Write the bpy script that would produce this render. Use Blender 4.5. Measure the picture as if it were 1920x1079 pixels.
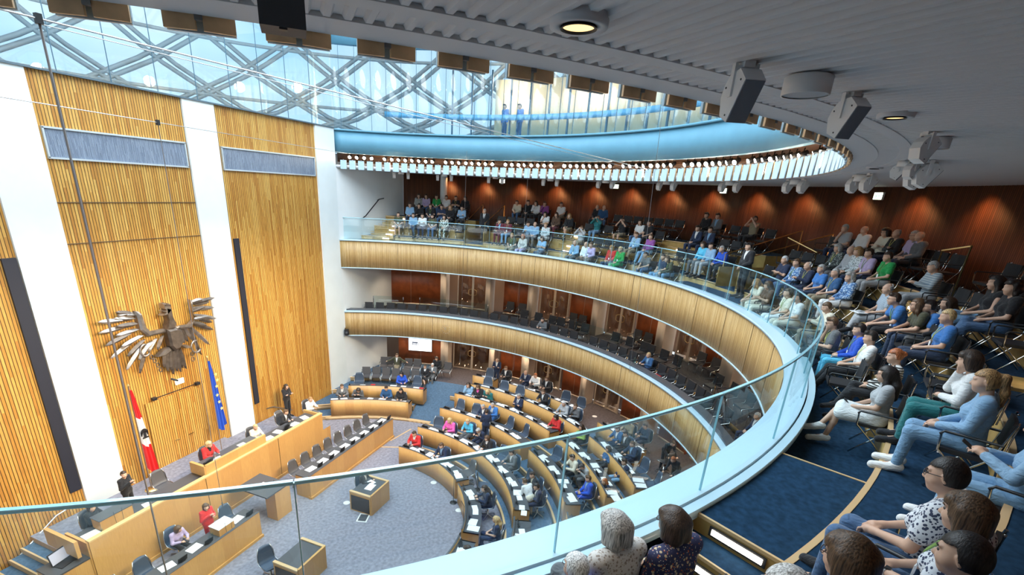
import bpy, math, random
import numpy as np
from mathutils import Vector, Matrix
random.seed(7); np.random.seed(7)
S = bpy.context.scene
for o in list(bpy.data.objects): bpy.data.objects.remove(o)
COL = S.collection
PI = math.pi
# ---------------------------------------------------------------- camera
CAMP = np.array([-11.70828, -10.57147, 11.89])
PPX, PPY, FPX = 915.906, 708.633, 920.703
_n = np.array([783.933-PPX, 3118.784-PPY, FPX]); _v = np.array([1319.517-PPX, 379.015-PPY, FPX])
_Z = -_n/np.linalg.norm(_n); _X = _v-_Z*(_v@_Z); _X /= np.linalg.norm(_X); _Y = np.cross(_Z, _X)
ROT = np.array([_X, _Y, _Z])
cam = bpy.data.cameras.new('camera'); camo = bpy.data.objects.new('camera', cam); COL.objects.link(camo)
cam.sensor_width = 36; cam.lens = FPX/1920*36
cam.shift_x = (960-PPX)/1920; cam.shift_y = (PPY-539.5)/1920
cam.clip_start = .05; cam.clip_end = 300
_m = ROT @ np.diag([1., -1., -1.])
camo.matrix_world = Matrix([[*_m[0], CAMP[0]], [*_m[1], CAMP[1]], [*_m[2], CAMP[2]], [0, 0, 0, 1]])
S.camera = camo
# ---------------------------------------------------------------- view + world + light
S.view_settings.view_transform = 'Standard'; S.view_settings.look = 'None'
S.view_settings.gamma = 1; S.view_settings.use_curve_mapping = False
S.view_settings.exposure = 1.0
w = bpy.data.worlds.new('sky'); S.world = w; w.use_nodes = True
nt = w.node_tree; bg = nt.nodes['Background']; bg.inputs[1].default_value = .62
_tc = nt.nodes.new('ShaderNodeTexCoord'); _no = nt.nodes.new('ShaderNodeTexNoise'); _cr = nt.nodes.new('ShaderNodeValToRGB')
_no.inputs['Scale'].default_value = 2.2; _no.inputs['Detail'].default_value = 4
_cr.color_ramp.elements[0].position = .38; _cr.color_ramp.elements[0].color = (.36, .66, .95, 1)
_cr.color_ramp.elements[1].position = .62; _cr.color_ramp.elements[1].color = (.86, .95, 1, 1)
nt.links.new(_tc.outputs['Generated'], _no.inputs['Vector']); nt.links.new(_no.outputs['Fac'], _cr.inputs[0]); nt.links.new(_cr.outputs[0], bg.inputs[0])
_s = bpy.data.lights.new('dome_fill', 'AREA'); _s.shape = 'DISK'; _s.size = 21; _s.energy = 3600; _s.color = (.80, .92, 1)  # added disc lamp inside the dome, out of view, standing in for roof daylight
so = bpy.data.objects.new('dome_fill', _s); COL.objects.link(so); so.location = (0, 0, 21.5)

def ray(px, py): return ROT @ np.array([px-PPX, py-PPY, FPX])
def atz(px, py, z):
    d = ray(px, py); return CAMP + d*((z-CAMP[2])/d[2])
def aty(px, py, y):
    d = ray(px, py); return CAMP + d*((y-CAMP[1])/d[1])
def onr(px, py, r):
    d = ray(px, py); a = d[0]**2+d[1]**2; b = 2*(CAMP[0]*d[0]+CAMP[1]*d[1]); c = CAMP[0]**2+CAMP[1]**2-r*r
    return CAMP + d*((-b+math.sqrt(max(0, b*b-4*a*c)))/2/a)
def onr2(px, py, r, z):
    d = ray(px, py); a = d[0]**2+d[1]**2; b = 2*(CAMP[0]*d[0]+CAMP[1]*d[1]); c = CAMP[0]**2+CAMP[1]**2-r*r
    D = math.sqrt(max(0, b*b-4*a*c)); Q = [CAMP+d*t for t in ((-b-D)/2/a, (-b+D)/2/a) if t > 0]
    return min(Q, key=lambda q: abs(q[2]-z))
def ang(P): return math.degrees(math.atan2(P[1], P[0]))
def cone(px, py, k=.57, z0=9.75, r0=13.5):
    d = ray(px, py); ts = np.linspace(.5, 45, 9000)/np.linalg.norm(d); P = CAMP + d*ts[:, None]
    r = np.hypot(P[:, 0], P[:, 1]); g = P[:, 2]-(z0+k*(r-r0))
    for i in np.where(np.diff(np.sign(g)) != 0)[0]:
        if 12.6 < r[i] < 19: return P[i]
    return None
def pc(r, a, z=0): a = math.radians(a); return (r*math.cos(a), r*math.sin(a), z)

# ---------------------------------------------------------------- object helpers
def tag(o, label=None, cat=None, group=None, kind=None):
    if label: o['label'] = label
    if cat: o['category'] = cat
    if group: o['group'] = group
    if kind: o['kind'] = kind
    return o
def empty(name, loc=(0, 0, 0), rz=0, label=None, cat=None, group=None):
    o = bpy.data.objects.new(name, None); COL.objects.link(o); o.location = loc; o.rotation_euler = (0, 0, rz)
    o.empty_display_size = .1
    return tag(o, label, cat, group)
def link(name, me, parent=None, loc=None, rz=None):
    o = bpy.data.objects.new(name, me); COL.objects.link(o)
    if parent: o.parent = parent
    if loc is not None: o.location = loc
    if rz is not None: o.rotation_euler = (0, 0, rz)
    return o
def dup(root, loc=None, rz=None, parent=None):
    r = root.copy(); COL.objects.link(r)
    if parent: r.parent = parent
    if loc is not None: r.location = loc
    if rz is not None: r.rotation_euler = (0, 0, rz)
    for ch in list(root.children):
        c = ch.copy(); COL.objects.link(c); c.parent = r
        for g in list(ch.children):
            d = g.copy(); COL.objects.link(d); d.parent = c
    return r

class MB:
    def __init__(s): s.v = []; s.f = []; s.uv = []; s.mi = []; s.sm = []
    def face(s, idx, uv, mi=0, sm=False): s.f.append(idx); s.uv.append(uv); s.mi.append(mi); s.sm.append(sm)
    def quad(s, pts, uv=None, mi=0, sm=False):
        n = len(s.v); s.v += [tuple(p) for p in pts]
        if uv is None:
            p0 = np.array(pts[0]); e1 = np.array(pts[1])-p0; e2 = np.array(pts[-1])-p0
            uv = []
            l1 = np.linalg.norm(e1) or 1; l2 = np.linalg.norm(e2) or 1
            for p in pts:
                q = np.array(p)-p0; uv.append((q@e1/l1, q@e2/l2))
        s.face(list(range(n, n+len(pts))), uv, mi, sm)
    def box(s, c, d, rz=0, mi=0, mit=None, tilt=0, M=None):
        x, y, z = d[0]/2, d[1]/2, d[2]/2
        P = [(-x, -y, -z), (x, -y, -z), (x, y, -z), (-x, y, -z), (-x, -y, z), (x, -y, z), (x, y, z), (-x, y, z)]
        R = Matrix.Translation(c) @ Matrix.Rotation(rz, 4, 'Z') @ Matrix.Rotation(tilt, 4, 'X')
        if M is not None: R = M @ R
        Q = [tuple(R @ Vector(p)) for p in P]
        for i, fc in enumerate([(0, 3, 2, 1), (4, 5, 6, 7), (0, 1, 5, 4), (2, 3, 7, 6), (1, 2, 6, 5), (3, 0, 4, 7)]):
            A = [P[k] for k in fc]
            if i < 2: uv = [(a[0]+c[0], a[1]+c[1]) for a in A]
            elif i < 4: uv = [(a[0]+c[0], a[2]+c[2]) for a in A]
            else: uv = [(a[1]+c[1], a[2]+c[2]) for a in A]
            n = len(s.v); s.v += [Q[k] for k in fc]
            s.face([n, n+1, n+2, n+3], uv, (mit if (mit is not None and i == 1) else mi))
        return s
    def arcbox(s, r0, r1, a0, a1, z0, z1, n=None, mi=0, top=None, front=None, bot=None, ends=True, z0b=None, z1b=None):
        """solid annular sector; angles in degrees; mi sides, top/front(inner)/bot material"""
        if n is None: n = max(1, int(abs(a1-a0)/1.5))
        top = mi if top is None else top; front = mi if front is None else front; bot = mi if bot is None else bot
        A = [math.radians(a0+(a1-a0)*i/n) for i in range(n+1)]
        b = len(s.v)
        for a in A:
            c, t = math.cos(a), math.sin(a)
            for r, z in ((r0, z0), (r1, z0 if z0b is None else z0b), (r1, z1 if z1b is None else z1b), (r0, z1)): s.v.append((r*c, r*t, z))
        for i in range(n):
            p = b+4*i; q = p+4; u0, u1 = A[i], A[i+1]
            s.face([p, q, q+3, p+3], [(r0*u0, z0), (r0*u1, z0), (r0*u1, z1), (r0*u0, z1)], front, True)
            s.face([p+1, p+2, q+2, q+1], [(r1*u0, z0), (r1*u0, z1), (r1*u1, z1), (r1*u1, z0)], mi, True)
            s.face([p+3, q+3, q+2, p+2], [(r0*u0, r0), (r0*u1, r0), (r1*u1, r1), (r1*u0, r1)], top)
            s.face([p, p+1, q+1, q], [(r0*u0, r0), (r1*u0, r1), (r1*u1, r1), (r0*u1, r0)], bot)
        if ends and abs(a1-a0) < 359.9:
            for p in (b, b+4*n): s.face([p, p+1, p+2, p+3], [(r0, z0), (r1, z0), (r1, z1), (r0, z1)], mi)
        return s
    def tube(s, pts, r, n=8, mi=0, caps=True, closed=False):
        P = [Vector(p) for p in pts]; N = len(P); rr = r if isinstance(r, (list, tuple)) else [r]*N
        b = len(s.v); up = None; L = 0
        for i, p in enumerate(P):
            if closed: t = (P[(i+1) % N]-P[i-1]).normalized()
            else: t = (P[min(i+1, N-1)]-P[max(i-1, 0)]).normalized()
            if up is None:
                up = Vector((0, 0, 1)) if abs(t.z) < .9 else Vector((1, 0, 0))
            x = t.cross(up).normalized(); up = x.cross(t).normalized()
            for k in range(n):
                a = 2*PI*k/n; s.v.append(tuple(p+(x*math.cos(a)+up*math.sin(a))*rr[i]))
        for i in range(N if closed else N-1):
            L0 = i
            for k in range(n):
                k2 = (k+1) % n; i2 = (i+1) % N
                s.face([b+i*n+k, b+i*n+k2, b+i2*n+k2, b+i2*n+k], [(k/n, i), ((k+1)/n, i), ((k+1)/n, i+1), (k/n, i+1)], mi, True)
        if caps and not closed:
            for i in (0, N-1): s.face([b+i*n+k for k in range(n)], [(0, 0)]*n, mi)
        return s
    def lathe(s, prof, c=(0, 0, 0), n=24, mi=0, M=None, sm=True):
        b = len(s.v); m = len(prof)
        for k in range(n):
            a = 2*PI*k/n
            for r, z in prof:
                p = Vector((r*math.cos(a), r*math.sin(a), z)); p = (M @ p) if M is not None else p
                s.v.append((p.x+c[0], p.y+c[1], p.z+c[2]))
        for k in range(n):
            k2 = (k+1) % n
            for j in range(m-1):
                s.face([b+k*m+j, b+k2*m+j, b+k2*m+j+1, b+k*m+j+1], [(k/n, j), ((k+1)/n, j), ((k+1)/n, j+1), (k/n, j+1)], mi, sm)
        return s
    def prism(s, poly, z0, z1, mi=0, top=None, bot=None):
        n = len(s.v); m = len(poly); s.v += [(p[0], p[1], z0) for p in poly]+[(p[0], p[1], z1) for p in poly]
        s.face([n+m+i for i in range(m)], [(p[0], p[1]) for p in poly], mi if top is None else top)
        s.face([n+m-1-i for i in range(m)], [(p[0], p[1]) for p in poly[::-1]], mi if bot is None else bot)
        L = 0
        for i in range(m):
            j = (i+1) % m; l = math.dist(poly[i][:2], poly[j][:2])
            s.face([n+i, n+j, n+m+j, n+m+i], [(L, z0), (L+l, z0), (L+l, z1), (L, z1)], mi); L += l
        return s
    def loft(s, secs, mi=0, caps=True, sm=True):
        b = len(s.v); m = len(secs[0])
        for sec in secs: s.v += [tuple(p) for p in sec]
        for i in range(len(secs)-1):
            for k in range(m):
                k2 = (k+1) % m
                s.face([b+i*m+k, b+i*m+k2, b+(i+1)*m+k2, b+(i+1)*m+k], [(k/m, i*.1), ((k+1)/m, i*.1), ((k+1)/m, (i+1)*.1), (k/m, (i+1)*.1)], mi, sm)
        if caps:
            for i in (0, len(secs)-1): s.face([b+i*m+k for k in range(m)], [(0, 0)]*m, mi)
        return s
    def mesh(s, name, mats):
        me = bpy.data.meshes.new(name); me.from_pydata(s.v, [], s.f)
        for m in (mats if isinstance(mats, (list, tuple)) else [mats]): me.materials.append(m)
        me.polygons.foreach_set('material_index', s.mi); me.polygons.foreach_set('use_smooth', s.sm)
        ul = me.uv_layers.new(name='UVMap'); ul.data.foreach_set('uv', [c for f in s.uv for p in f for c in p])
        me.update(); return me
    def build(s, name, mats, parent=None, loc=None, rz=None):
        return link(name, s.mesh(name, mats), parent, loc, rz)
def struct(name, mb, mats, parent=None):
    o = mb.build(name, mats, parent)
    if not parent: o['kind'] = 'structure'
    return o

# ---------------------------------------------------------------- materials
_mc = {}
def mat(name, col=(.5, .5, .5), rough=.5, metal=0, emit=0, spec=.5, noise=0, nscale=20, bump=0, coat=0, sheen=0):
    if name in _mc: return _mc[name]
    m = bpy.data.materials.new(name); m.use_nodes = True; t = m.node_tree; b = t.nodes['Principled BSDF']
    b.inputs['Base Color'].default_value = (*col, 1); b.inputs['Roughness'].default_value = rough; b.inputs['Metallic'].default_value = metal
    b.inputs['Specular IOR Level'].default_value = spec
    if coat: b.inputs['Coat Weight'].default_value = coat
    if sheen: b.inputs['Sheen Weight'].default_value = sheen
    if emit: b.inputs['Emission Color'].default_value = (*col, 1); b.inputs['Emission Strength'].default_value = emit
    if noise:
        n = t.nodes.new('ShaderNodeTexNoise'); n.inputs['Scale'].default_value = nscale; n.inputs['Detail'].default_value = 6
        c = t.nodes.new('ShaderNodeTexCoord'); t.links.new(c.outputs['Object'], n.inputs['Vector'])
        r = t.nodes.new('ShaderNodeValToRGB'); r.color_ramp.elements[0].position = .3; r.color_ramp.elements[1].position = .7
        r.color_ramp.elements[0].color = (*[x*(1-noise) for x in col], 1); r.color_ramp.elements[1].color = (*[min(1, x*(1+noise)) for x in col], 1)
        t.links.new(n.outputs['Fac'], r.inputs[0]); t.links.new(r.outputs[0], b.inputs['Base Color'])
        if bump:
            bp = t.nodes.new('ShaderNodeBump'); bp.inputs['Strength'].default_value = bump; t.links.new(n.outputs['Fac'], bp.inputs['Height']); t.links.new(bp.outputs[0], b.inputs['Normal'])
    _mc[name] = m; return m
def node(t, k, **kw):
    n = t.nodes.new(k)
    for a, v in kw.items(): setattr(n, a, v)
    return n
def math_n(t, op, a, b=None):
    n = t.nodes.new('ShaderNodeMath'); n.operation = op
    for i, x in enumerate((a, b)):
        if x is None: continue
        if isinstance(x, (int, float)): n.inputs[i].default_value = x
        else: t.links.new(x, n.inputs[i])
    return n.outputs[0]
def mat_slats(name, cols, gap, pitch, gapf=.2, rough=.45, seg=2.4, bump=.6, axis=0, group=1, grain=.25):
    """vertical timber slats: every slat gets its own tone, a dark reveal between slats"""
    m = bpy.data.materials.new(name); m.use_nodes = True; t = m.node_tree; b = t.nodes['Principled BSDF']
    uv = node(t, 'ShaderNodeUVMap'); sp = node(t, 'ShaderNodeSeparateXYZ'); t.links.new(uv.outputs[0], sp.inputs[0])
    U, V = (sp.outputs[0], sp.outputs[1]) if axis == 0 else (sp.outputs[1], sp.outputs[0])
    q = math_n(t, 'DIVIDE', U, pitch); fl = math_n(t, 'FLOOR', q); fr = math_n(t, 'FRACT', q)
    fg = math_n(t, 'FLOOR', math_n(t, 'DIVIDE', q, float(group)))
    wn0 = node(t, 'ShaderNodeTexWhiteNoise', noise_dimensions='1D'); t.links.new(fl, wn0.inputs['W'])
    vv = math_n(t, 'FLOOR', math_n(t, 'ADD', math_n(t, 'DIVIDE', V, seg), math_n(t, 'MULTIPLY', wn0.outputs['Value'], 7.)))
    cb = node(t, 'ShaderNodeCombineXYZ'); t.links.new(fg, cb.inputs[0]); t.links.new(vv, cb.inputs[1])
    wn = node(t, 'ShaderNodeTexWhiteNoise', noise_dimensions='2D'); t.links.new(cb.outputs[0], wn.inputs['Vector'])
    cr = node(t, 'ShaderNodeValToRGB'); e = cr.color_ramp.elements
    e[0].color = (*cols[0], 1); e[1].color = (*cols[-1], 1)
    for i, c in enumerate(cols[1:-1]): x = e.new((i+1)/(len(cols)-1)); x.color = (*c, 1)
    t.links.new(wn.outputs['Value'], cr.inputs[0])
    sc = node(t, 'ShaderNodeCombineXYZ'); t.links.new(math_n(t, 'MULTIPLY', U, 60.), sc.inputs[0]); t.links.new(math_n(t, 'MULTIPLY', V, 3.), sc.inputs[1])
    gn = node(t, 'ShaderNodeTexNoise'); gn.inputs['Scale'].default_value = 1; gn.inputs['Detail'].default_value = 4; t.links.new(sc.outputs[0], gn.inputs['Vector'])
    mg = node(t, 'ShaderNodeMix', data_type='RGBA', blend_type='MULTIPLY'); mg.inputs[0].default_value = grain*2
    gr = node(t, 'ShaderNodeValToRGB'); gr.color_ramp.elements[0].position = .35; gr.color_ramp.elements[1].position = .6; gr.color_ramp.elements[0].color = (.55, .5, .45, 1)
    t.links.new(gn.outputs['Fac'], gr.inputs[0]); t.links.new(cr.outputs[0], mg.inputs[6]); t.links.new(gr.outputs[0], mg.inputs[7])
    gm = math_n(t, 'LESS_THAN', fr, gapf)
    mx = node(t, 'ShaderNodeMix', data_type='RGBA'); t.links.new(gm, mx.inputs[0]); t.links.new(mg.outputs[2], mx.inputs[6]); mx.inputs[7].default_value = (*gap, 1)
    t.links.new(mx.outputs[2], b.inputs['Base Color']); b.inputs['Roughness'].default_value = rough
    bp = node(t, 'ShaderNodeBump'); bp.inputs['Strength'].default_value = bump; bp.inputs['Distance'].default_value = .01
    t.links.new(math_n(t, 'SUBTRACT', 1., gm), bp.inputs['Height']); t.links.new(bp.outputs[0], b.inputs['Normal'])
    return m
def mat_glass(name, tint=(.9, .97, 1), refl=.06, rough=.0, graze=.5):
    m = bpy.data.materials.new(name); m.use_nodes = True; t = m.node_tree; t.nodes.clear()
    o = node(t, 'ShaderNodeOutputMaterial'); tr = node(t, 'ShaderNodeBsdfTransparent'); gl = node(t, 'ShaderNodeBsdfGlossy'); mx = node(t, 'ShaderNodeMixShader')
    tr.inputs[0].default_value = (*tint, 1); gl.inputs['Roughness'].default_value = rough; gl.inputs[0].default_value = (1, 1, 1, 1)
    lw = node(t, 'ShaderNodeLayerWeight'); lw.inputs[0].default_value = .5
    f = math_n(t, 'ADD', math_n(t, 'MULTIPLY', math_n(t, 'POWER', lw.outputs['Facing'], 5.), graze), refl)
    t.links.new(f, mx.inputs[0]); t.links.new(tr.outputs[0], mx.inputs[1]); t.links.new(gl.outputs[0], mx.inputs[2]); t.links.new(mx.outputs[0], o.inputs[0])
    return m
oak = mat_slats('oak_slats', [(.46, .20, .035), (.60, .31, .06), (.68, .40, .10), (.54, .255, .045)], (.10, .045, .012), .088, .24)
fascia_m = mat_slats('fascia_oak', [(.44, .26, .085), (.56, .36, .145), (.64, .44, .20), (.50, .305, .105), (.60, .40, .17)], (.24, .14, .05), .05, .2, group=1, seg=9, bump=.4)
walnut = mat_slats('walnut_ribs', [(.11, .038, .016), (.15, .052, .022), (.19, .068, .028)], (.035, .012, .006), .06, .3, seg=9)
desk_oak = mat_slats('desk_oak', [(.56, .30, .10), (.60, .335, .115), (.63, .36, .125)], (.45, .24, .08), .45, .006, seg=9, bump=.05, grain=.12, rough=.35)
step_oak = mat('step_oak', (.42, .27, .09), .45, noise=.15, nscale=6)
brownpanel = mat('brown_panel', (.30, .075, .022), .35, noise=.25, nscale=3)
white = mat('white_plaster', (.76, .79, .80), .6, noise=.03, nscale=1.5)
marble = mat('white_marble', (.74, .79, .80), .35, noise=.035, nscale=1.1)
whitecap = mat('white_cap', (.50, .66, .76), .3)
bluepanel = mat('blue_panel', (.10, .27, .38), .5, noise=.05, nscale=2)
carpet = mat('grey_blue_carpet', (.25, .245, .29), .95, noise=.22, nscale=9, bump=.2, spec=.1)
carpet_b = mat('blue_carpet', (.085, .14, .215), .95, noise=.2, nscale=12, bump=.2, spec=.1)
carpet_g = mat('gallery_carpet', (.013, .038, .078), .95, noise=.3, nscale=14, bump=.3, spec=.1)
ceil_m = mat('ceiling_grey', (.60, .60, .62), .7)
dark = mat('black_plastic', (.018, .019, .022), .45)
slate = mat('dark_worktop', (.075, .078, .088), .4)
steel = mat('steel', (.62, .62, .63), .3, 1)
chrome = mat('chrome', (.75, .72, .68), .12, 1)
brass = mat('brass', (.75, .55, .25), .3, 1)
glass = mat_glass('clear_glass'); railg = mat_glass('rail_glass', (.90, .965, .975), .02, 0, .15)
glassedge = mat('glass_edge', (.34, .62, .72), .15, coat=.5)
paper = mat('paper', (.86, .87, .88), .6)
lampw = mat('lamp_white', (1, .93, .80), .5, emit=9)
lampwarm = mat('lamp_warm', (1, .78, .42), .5, emit=3)
steplight = mat('step_light', (1, .90, .75), .5, emit=5)

# ================================================================ STRUCTURE
R0, YW = 12.68, 7.11
HX = math.sqrt(R0**2-YW**2)                     # 10.5: where ring meets stage wall
AW = math.degrees(math.asin(YW/R0))             # 34.1 deg
A0, A1 = -180-AW, AW                            # ring arc (through the back)
mb = MB(); mb.arcbox(0.01, 18.2, -180, 180, -.3, 0, n=160, ends=False)
struct('floor', mb, [carpet])
# stage wall: panels and pilasters, side by side, each with depth
WZ = 14.38
def wallbox(x0, x1, y0, z0, z1, m, name, d=.4):
    b = MB(); b.box(((x0+x1)/2, y0+d/2, (z0+z1)/2), (x1-x0, d, z1-z0)); return struct(name, b, [m])
for i, (x0, x1) in enumerate([(-9.14, -3.62), (-2.31, 2.31), (3.62, 9.14)]):
    wallbox(x0, x1, YW+.08, 0, WZ, oak, 'wall_stage_panel' if i == 0 else 'wall_stage_panel')
for x0, x1 in [(-HX-.1, -9.14), (-3.62, -2.31), (2.31, 3.62), (9.14, HX+.02)]:
    wallbox(x0, x1, YW, 0, WZ, marble, 'wall_stage_pilaster', .48)
b = MB(); b.box((0, YW+.2, WZ+.02), (2*HX, .5, .05)); struct('trim_1', b, [mat('dark_trim', (.08, .12, .15), .5)])
# horizontal panel joints + grilles + long dark slots on the stage wall
grille = mat_slats('steel_grille', [(.16, .20, .27), (.22, .27, .36), (.30, .36, .45)], (.10, .13, .19), .03, .35, seg=.3, bump=.3, rough=.3)
for x0, x1 in [(-9.0, -3.76), (-2.2, 2.2), (3.76, 9.0)]:
    zt = 12.93; zb = 12.12
    e = empty('ventilation_grille', ((x0+x1)/2, YW+.05, zb), label={-9.0: 'long blue grey metal grille band high on the left slatted wall panel', -2.2: 'long blue grey metal grille band high above the eagle relief', 3.76: 'long blue grey metal grille band high on the wall panel right of the flags'}[x0], cat='vent')
    b = MB(); b.box((0, .02, (zt-zb)/2), (x1-x0, .04, zt-zb)); b.build('mesh', [grille], e)
    b = MB()
    for z in (0, zt-zb): b.box((0, 0, z), (x1-x0+.06, .08, .05))
    for x in (-(x1-x0)/2, (x1-x0)/2): b.box((x, 0, (zt-zb)/2), (.05, .08, zt-zb))
    b.build('frame', [mat('grille_frame', (.6, .66, .7), .4, .6)], e)
for x, z0, z1, lb in [(-3.82, 1.75, 9.42, 'tall black vertical slot in the slatted wall left of the interpreter'), (3.9, 1.95, 9.47, 'tall black vertical slot in the slatted wall right of the blue flag')]:
    b = MB(); b.box((0, 0, (z1-z0)/2), (.26 if x > 0 else .34, .1, z1-z0)); o = b.build('wall_slot', [mat('slot_black', (.02, .022, .035), .5)], loc=(x, YW+.06, z0)); tag(o, lb, 'wall slot')
b = MB()
for z in (aty(376, 380, YW)[2], aty(260, 450, YW)[2]): b.box((0, YW+.07, z), (4.6, .03, .025))
struct('trim_2', b, [mat('joint_dark', (.12, .07, .03), .6)])
# double door under the eagle
e = empty('stage_door', (.15, YW+.04, .95), label='flush double door of vertical slats in the stage wall under the eagle', cat='door')
dz = 2.9
for sx in (-1, 1):
    b = MB(); b.box((sx*.62, 0, dz/2), (1.22, .06, dz)); b.build('door_leaf', [oak], e)
    b = MB(); b.tube([(sx*.2, -.05, 1.0), (sx*.2+.2*sx, -.05, 1.02)], .018, 6); b.build('handle', [brass], e)
    b = MB(); b.box((sx*.9, -.09, dz+.12), (.16, .14, .1)); b.build('spotlight', [dark], e)
b = MB(); b.box((0, -.04, dz+.1), (1.9, .02, .03)); b.build('track', [dark], e)
b = MB(); b.box((0, -.05, 0), (.34, .05, .2)); o = b.build('exit_sign', [mat('sign_face', (.85, .95, .88), .5, emit=.6)], loc=(.35, YW+.02, 4.3)); tag(o, 'small white lit exit sign above the stage door', 'sign')

# upper gallery fascia, ledge ring, soffit
def ring(name, parts, mats):
    b = MB()
    for p in parts: b.arcbox(*p[0], **p[1])
    return struct(name, b, mats)
ring('wall_gallery_front_upper', [((12.68, 12.82, A0, A1, 7.54, 8.96), dict(n=160))], [fascia_m])
ring('trim_3', [((12.63, 13.0, A0, A1, 8.96, 9.03), dict(n=160)), ((12.66, 12.72, A0, A1, 7.50, 7.55), dict(n=160)), ((13.02, 13.12, A0, A1, 8.9, 9.01), dict(n=160))], [whitecap])
ring('wall_gallery_front_middle', [((12.76, 12.9, A0, A1, 3.66, 5.0), dict(n=160))], [fascia_m])
ring('trim_4', [((12.72, 13.05, A0, A1, 5.0, 5.09), dict(n=160)), ((12.74, 12.80, A0, A1, 3.61, 3.67), dict(n=160))], [whitecap])
ring('trim_5', [((12.9, 13.22, A0, A1, 5.09, 5.16), dict(n=160))], [slate])
# fascia joints (thin vertical reveals)
b = MB()
for a in np.arange(-140, 30, 8.9):
    for r, z0, z1 in ((12.675, 7.56, 8.95), (12.755, 3.68, 4.99)):
        b.box(pc(r, a, (z0+z1)/2), (.012, .012, z1-z0), rz=math.radians(a))
struct('trim_6', b, [mat('joint_line', (.16, .10, .05), .7)])
# slabs: gallery floors with soffits
ring('floor_gallery_upper', [((12.82, 17.6, A0-3, A1+2, 7.54, 8.5), dict(n=160, top=1, bot=2))], [step_oak, carpet_g, white])
ring('floor_gallery_middle', [((12.9, 17.4, A0-3, A1+2, 3.66, 4.42), dict(n=160, top=1, bot=2)), ((14.3, 17.4, -150, A1+2, 4.42, 4.62), dict(n=140, top=1, front=0))], [step_oak, mat('brown_grey_carpet', (.055, .05, .055), .95, noise=.2, nscale=10, spec=.1), white])
# ceiling of the upper gallery: flat band, groove bands with real ribs
b = MB(); CZ = 12.59
b.arcbox(12.72, 12.98, A0, A1, CZ, CZ+.03, n=240); b.arcbox(13.2, 13.32, A0, A1, CZ, CZ+.02, n=240)
b.arcbox(12.74, 14.15, A0-6, A1+6, CZ+.022, CZ+.06, n=140); b.arcbox(14.2, 17.6, A0-6, A1+6, CZ+.022, 13.3, n=120)
b.arcbox(12.70, 12.72, A0, A1, CZ+.001, 12.72, n=240)
for r0, r1, ndeg in ((12.98, 13.2, .42), (13.32, 17.6, .42)):
    a = -160.
    while a < 36:
        a0, a1 = math.radians(a), math.radians(a+ndeg*.72)
        for (x0, x1) in ((a0, a1),):
            am = (x0+x1)/2; e_ = (x1-x0)*.28
            P = [(r*math.cos(t), r*math.sin(t), z) for r in (r0, r1) for t, z in ((x0, CZ+.03), (x0+e_, CZ+.004), (x1-e_, CZ+.004), (x1, CZ+.03))]
            n = len(b.v); b.v += P
            for k in range(3): b.face([n+k, n+4+k, n+5+k, n+k+1], [(0, 0)]*4)
            b.face([n, n+1, n+2, n+3], [(0, 0)]*4); b.face([n+7, n+6, n+5, n+4], [(0, 0)]*4)
        a += ndeg
struct('ceiling', b, [ceil_m])
# recess above ceiling edge with slatted lining, blue drum, upper band
rec = mat_slats('recess_slats', [(.16, .07, .03), (.22, .10, .045)], (.03, .014, .008), .07, .35, axis=1)
ring('wall_recess', [((14.15, 14.25, A0, A1, 12.9, 13.6), dict(n=140)), ((12.8, 14.2, A0, A1, 13.34, 13.4), dict(n=140))], [rec])
ring('wall_drum_lower', [((12.78, 13.0, A0, A1, 13.28, 14.36), dict(n=160)), ((12.7, 18.6, A0-3, A1+3, 14.3, 14.38), dict(n=140))], [bluepanel])
ring('wall_drum_upper', [((12.78, 13.05, A0, A1, 18.03, 19.3), dict(n=160))], [bluepanel])
b = MB(); b.box((0, YW+.2, 18.6), (2*HX, .3, 1.2)); struct('wall_drum_stage', b, [bluepanel])
b = MB(); b.box((0, YW+3.4, 14.2), (2*HX+10, 6, .3)); struct('floor_walkway_stage', b, [white])
# glass ring
win = empty('window_1'); win['kind'] = 'structure'
k = 0
for a in np.arange(-176+AW-3.2, AW+1, 3.35):
    a1 = min(a+3.35, AW)
    b = MB(); b.arcbox(12.84, 12.87, a, a1, 14.38, 18.03, n=2); b.build('pane', [glass], win)
    b = MB(); b.box(pc(12.85, a, 16.2), (.02, .02, 3.65), rz=math.radians(a)); b.build('joint', [mat('joint_steel', (.07, .13, .17), .4)], win)
for x in np.arange(-HX, HX-.2, 1.5):
    b = MB(); b.box((x+.75, YW+.03, 16.2), (1.48, .03, 3.65)); b.build('pane', [glass], win)
    b = MB(); b.box((x, YW+.03, 16.2), (.02, .02, 3.65)); b.build('joint', [mat('joint_steel')], win)
# dome: diagrid of paired steel bars under glass
dome = empty('window_2'); dome['kind'] = 'structure'
PR = [(18.6, 14.4), (18.7, 15.5), (18.4, 17.2), (17.4, 19.2), (15.6, 21.2), (12.8, 23.0), (9.2, 24.4), (4.8, 25.2), (.6, 25.5)]
def prof(s):
    s = min(max(s, 0), 1)*(len(PR)-1); i = min(int(s), len(PR)-2); f = s-i
    return (PR[i][0]*(1-f)+PR[i+1][0]*f, PR[i][1]*(1-f)+PR[i+1][1]*f)
bar = mat('dome_bar', (.38, .37, .36), .5)
NB = 26
for dirn, nm in ((1, 'lattice'), (-1, 'lattice')):
    b = MB()
    for i in range(NB):
        for off in (-.95, .95):
            pts = []
            for s in np.linspace(0, .86, 22):
                r, z = prof(s); a = 360*i/NB + off + dirn*s*78
                pts.append(pc(r, a, z))
            b.tube(pts, .11, 4, caps=False)
    b.build(nm, [bar], dome)
b = MB()
for s in (0, .16, .33, .5, .68, .86):
    r, z = prof(s); b.tube([pc(r, a, z) for a in range(0, 360, 5)], .09, 5, closed=True)
b.build('ring_beam', [bar], dome)
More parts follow.
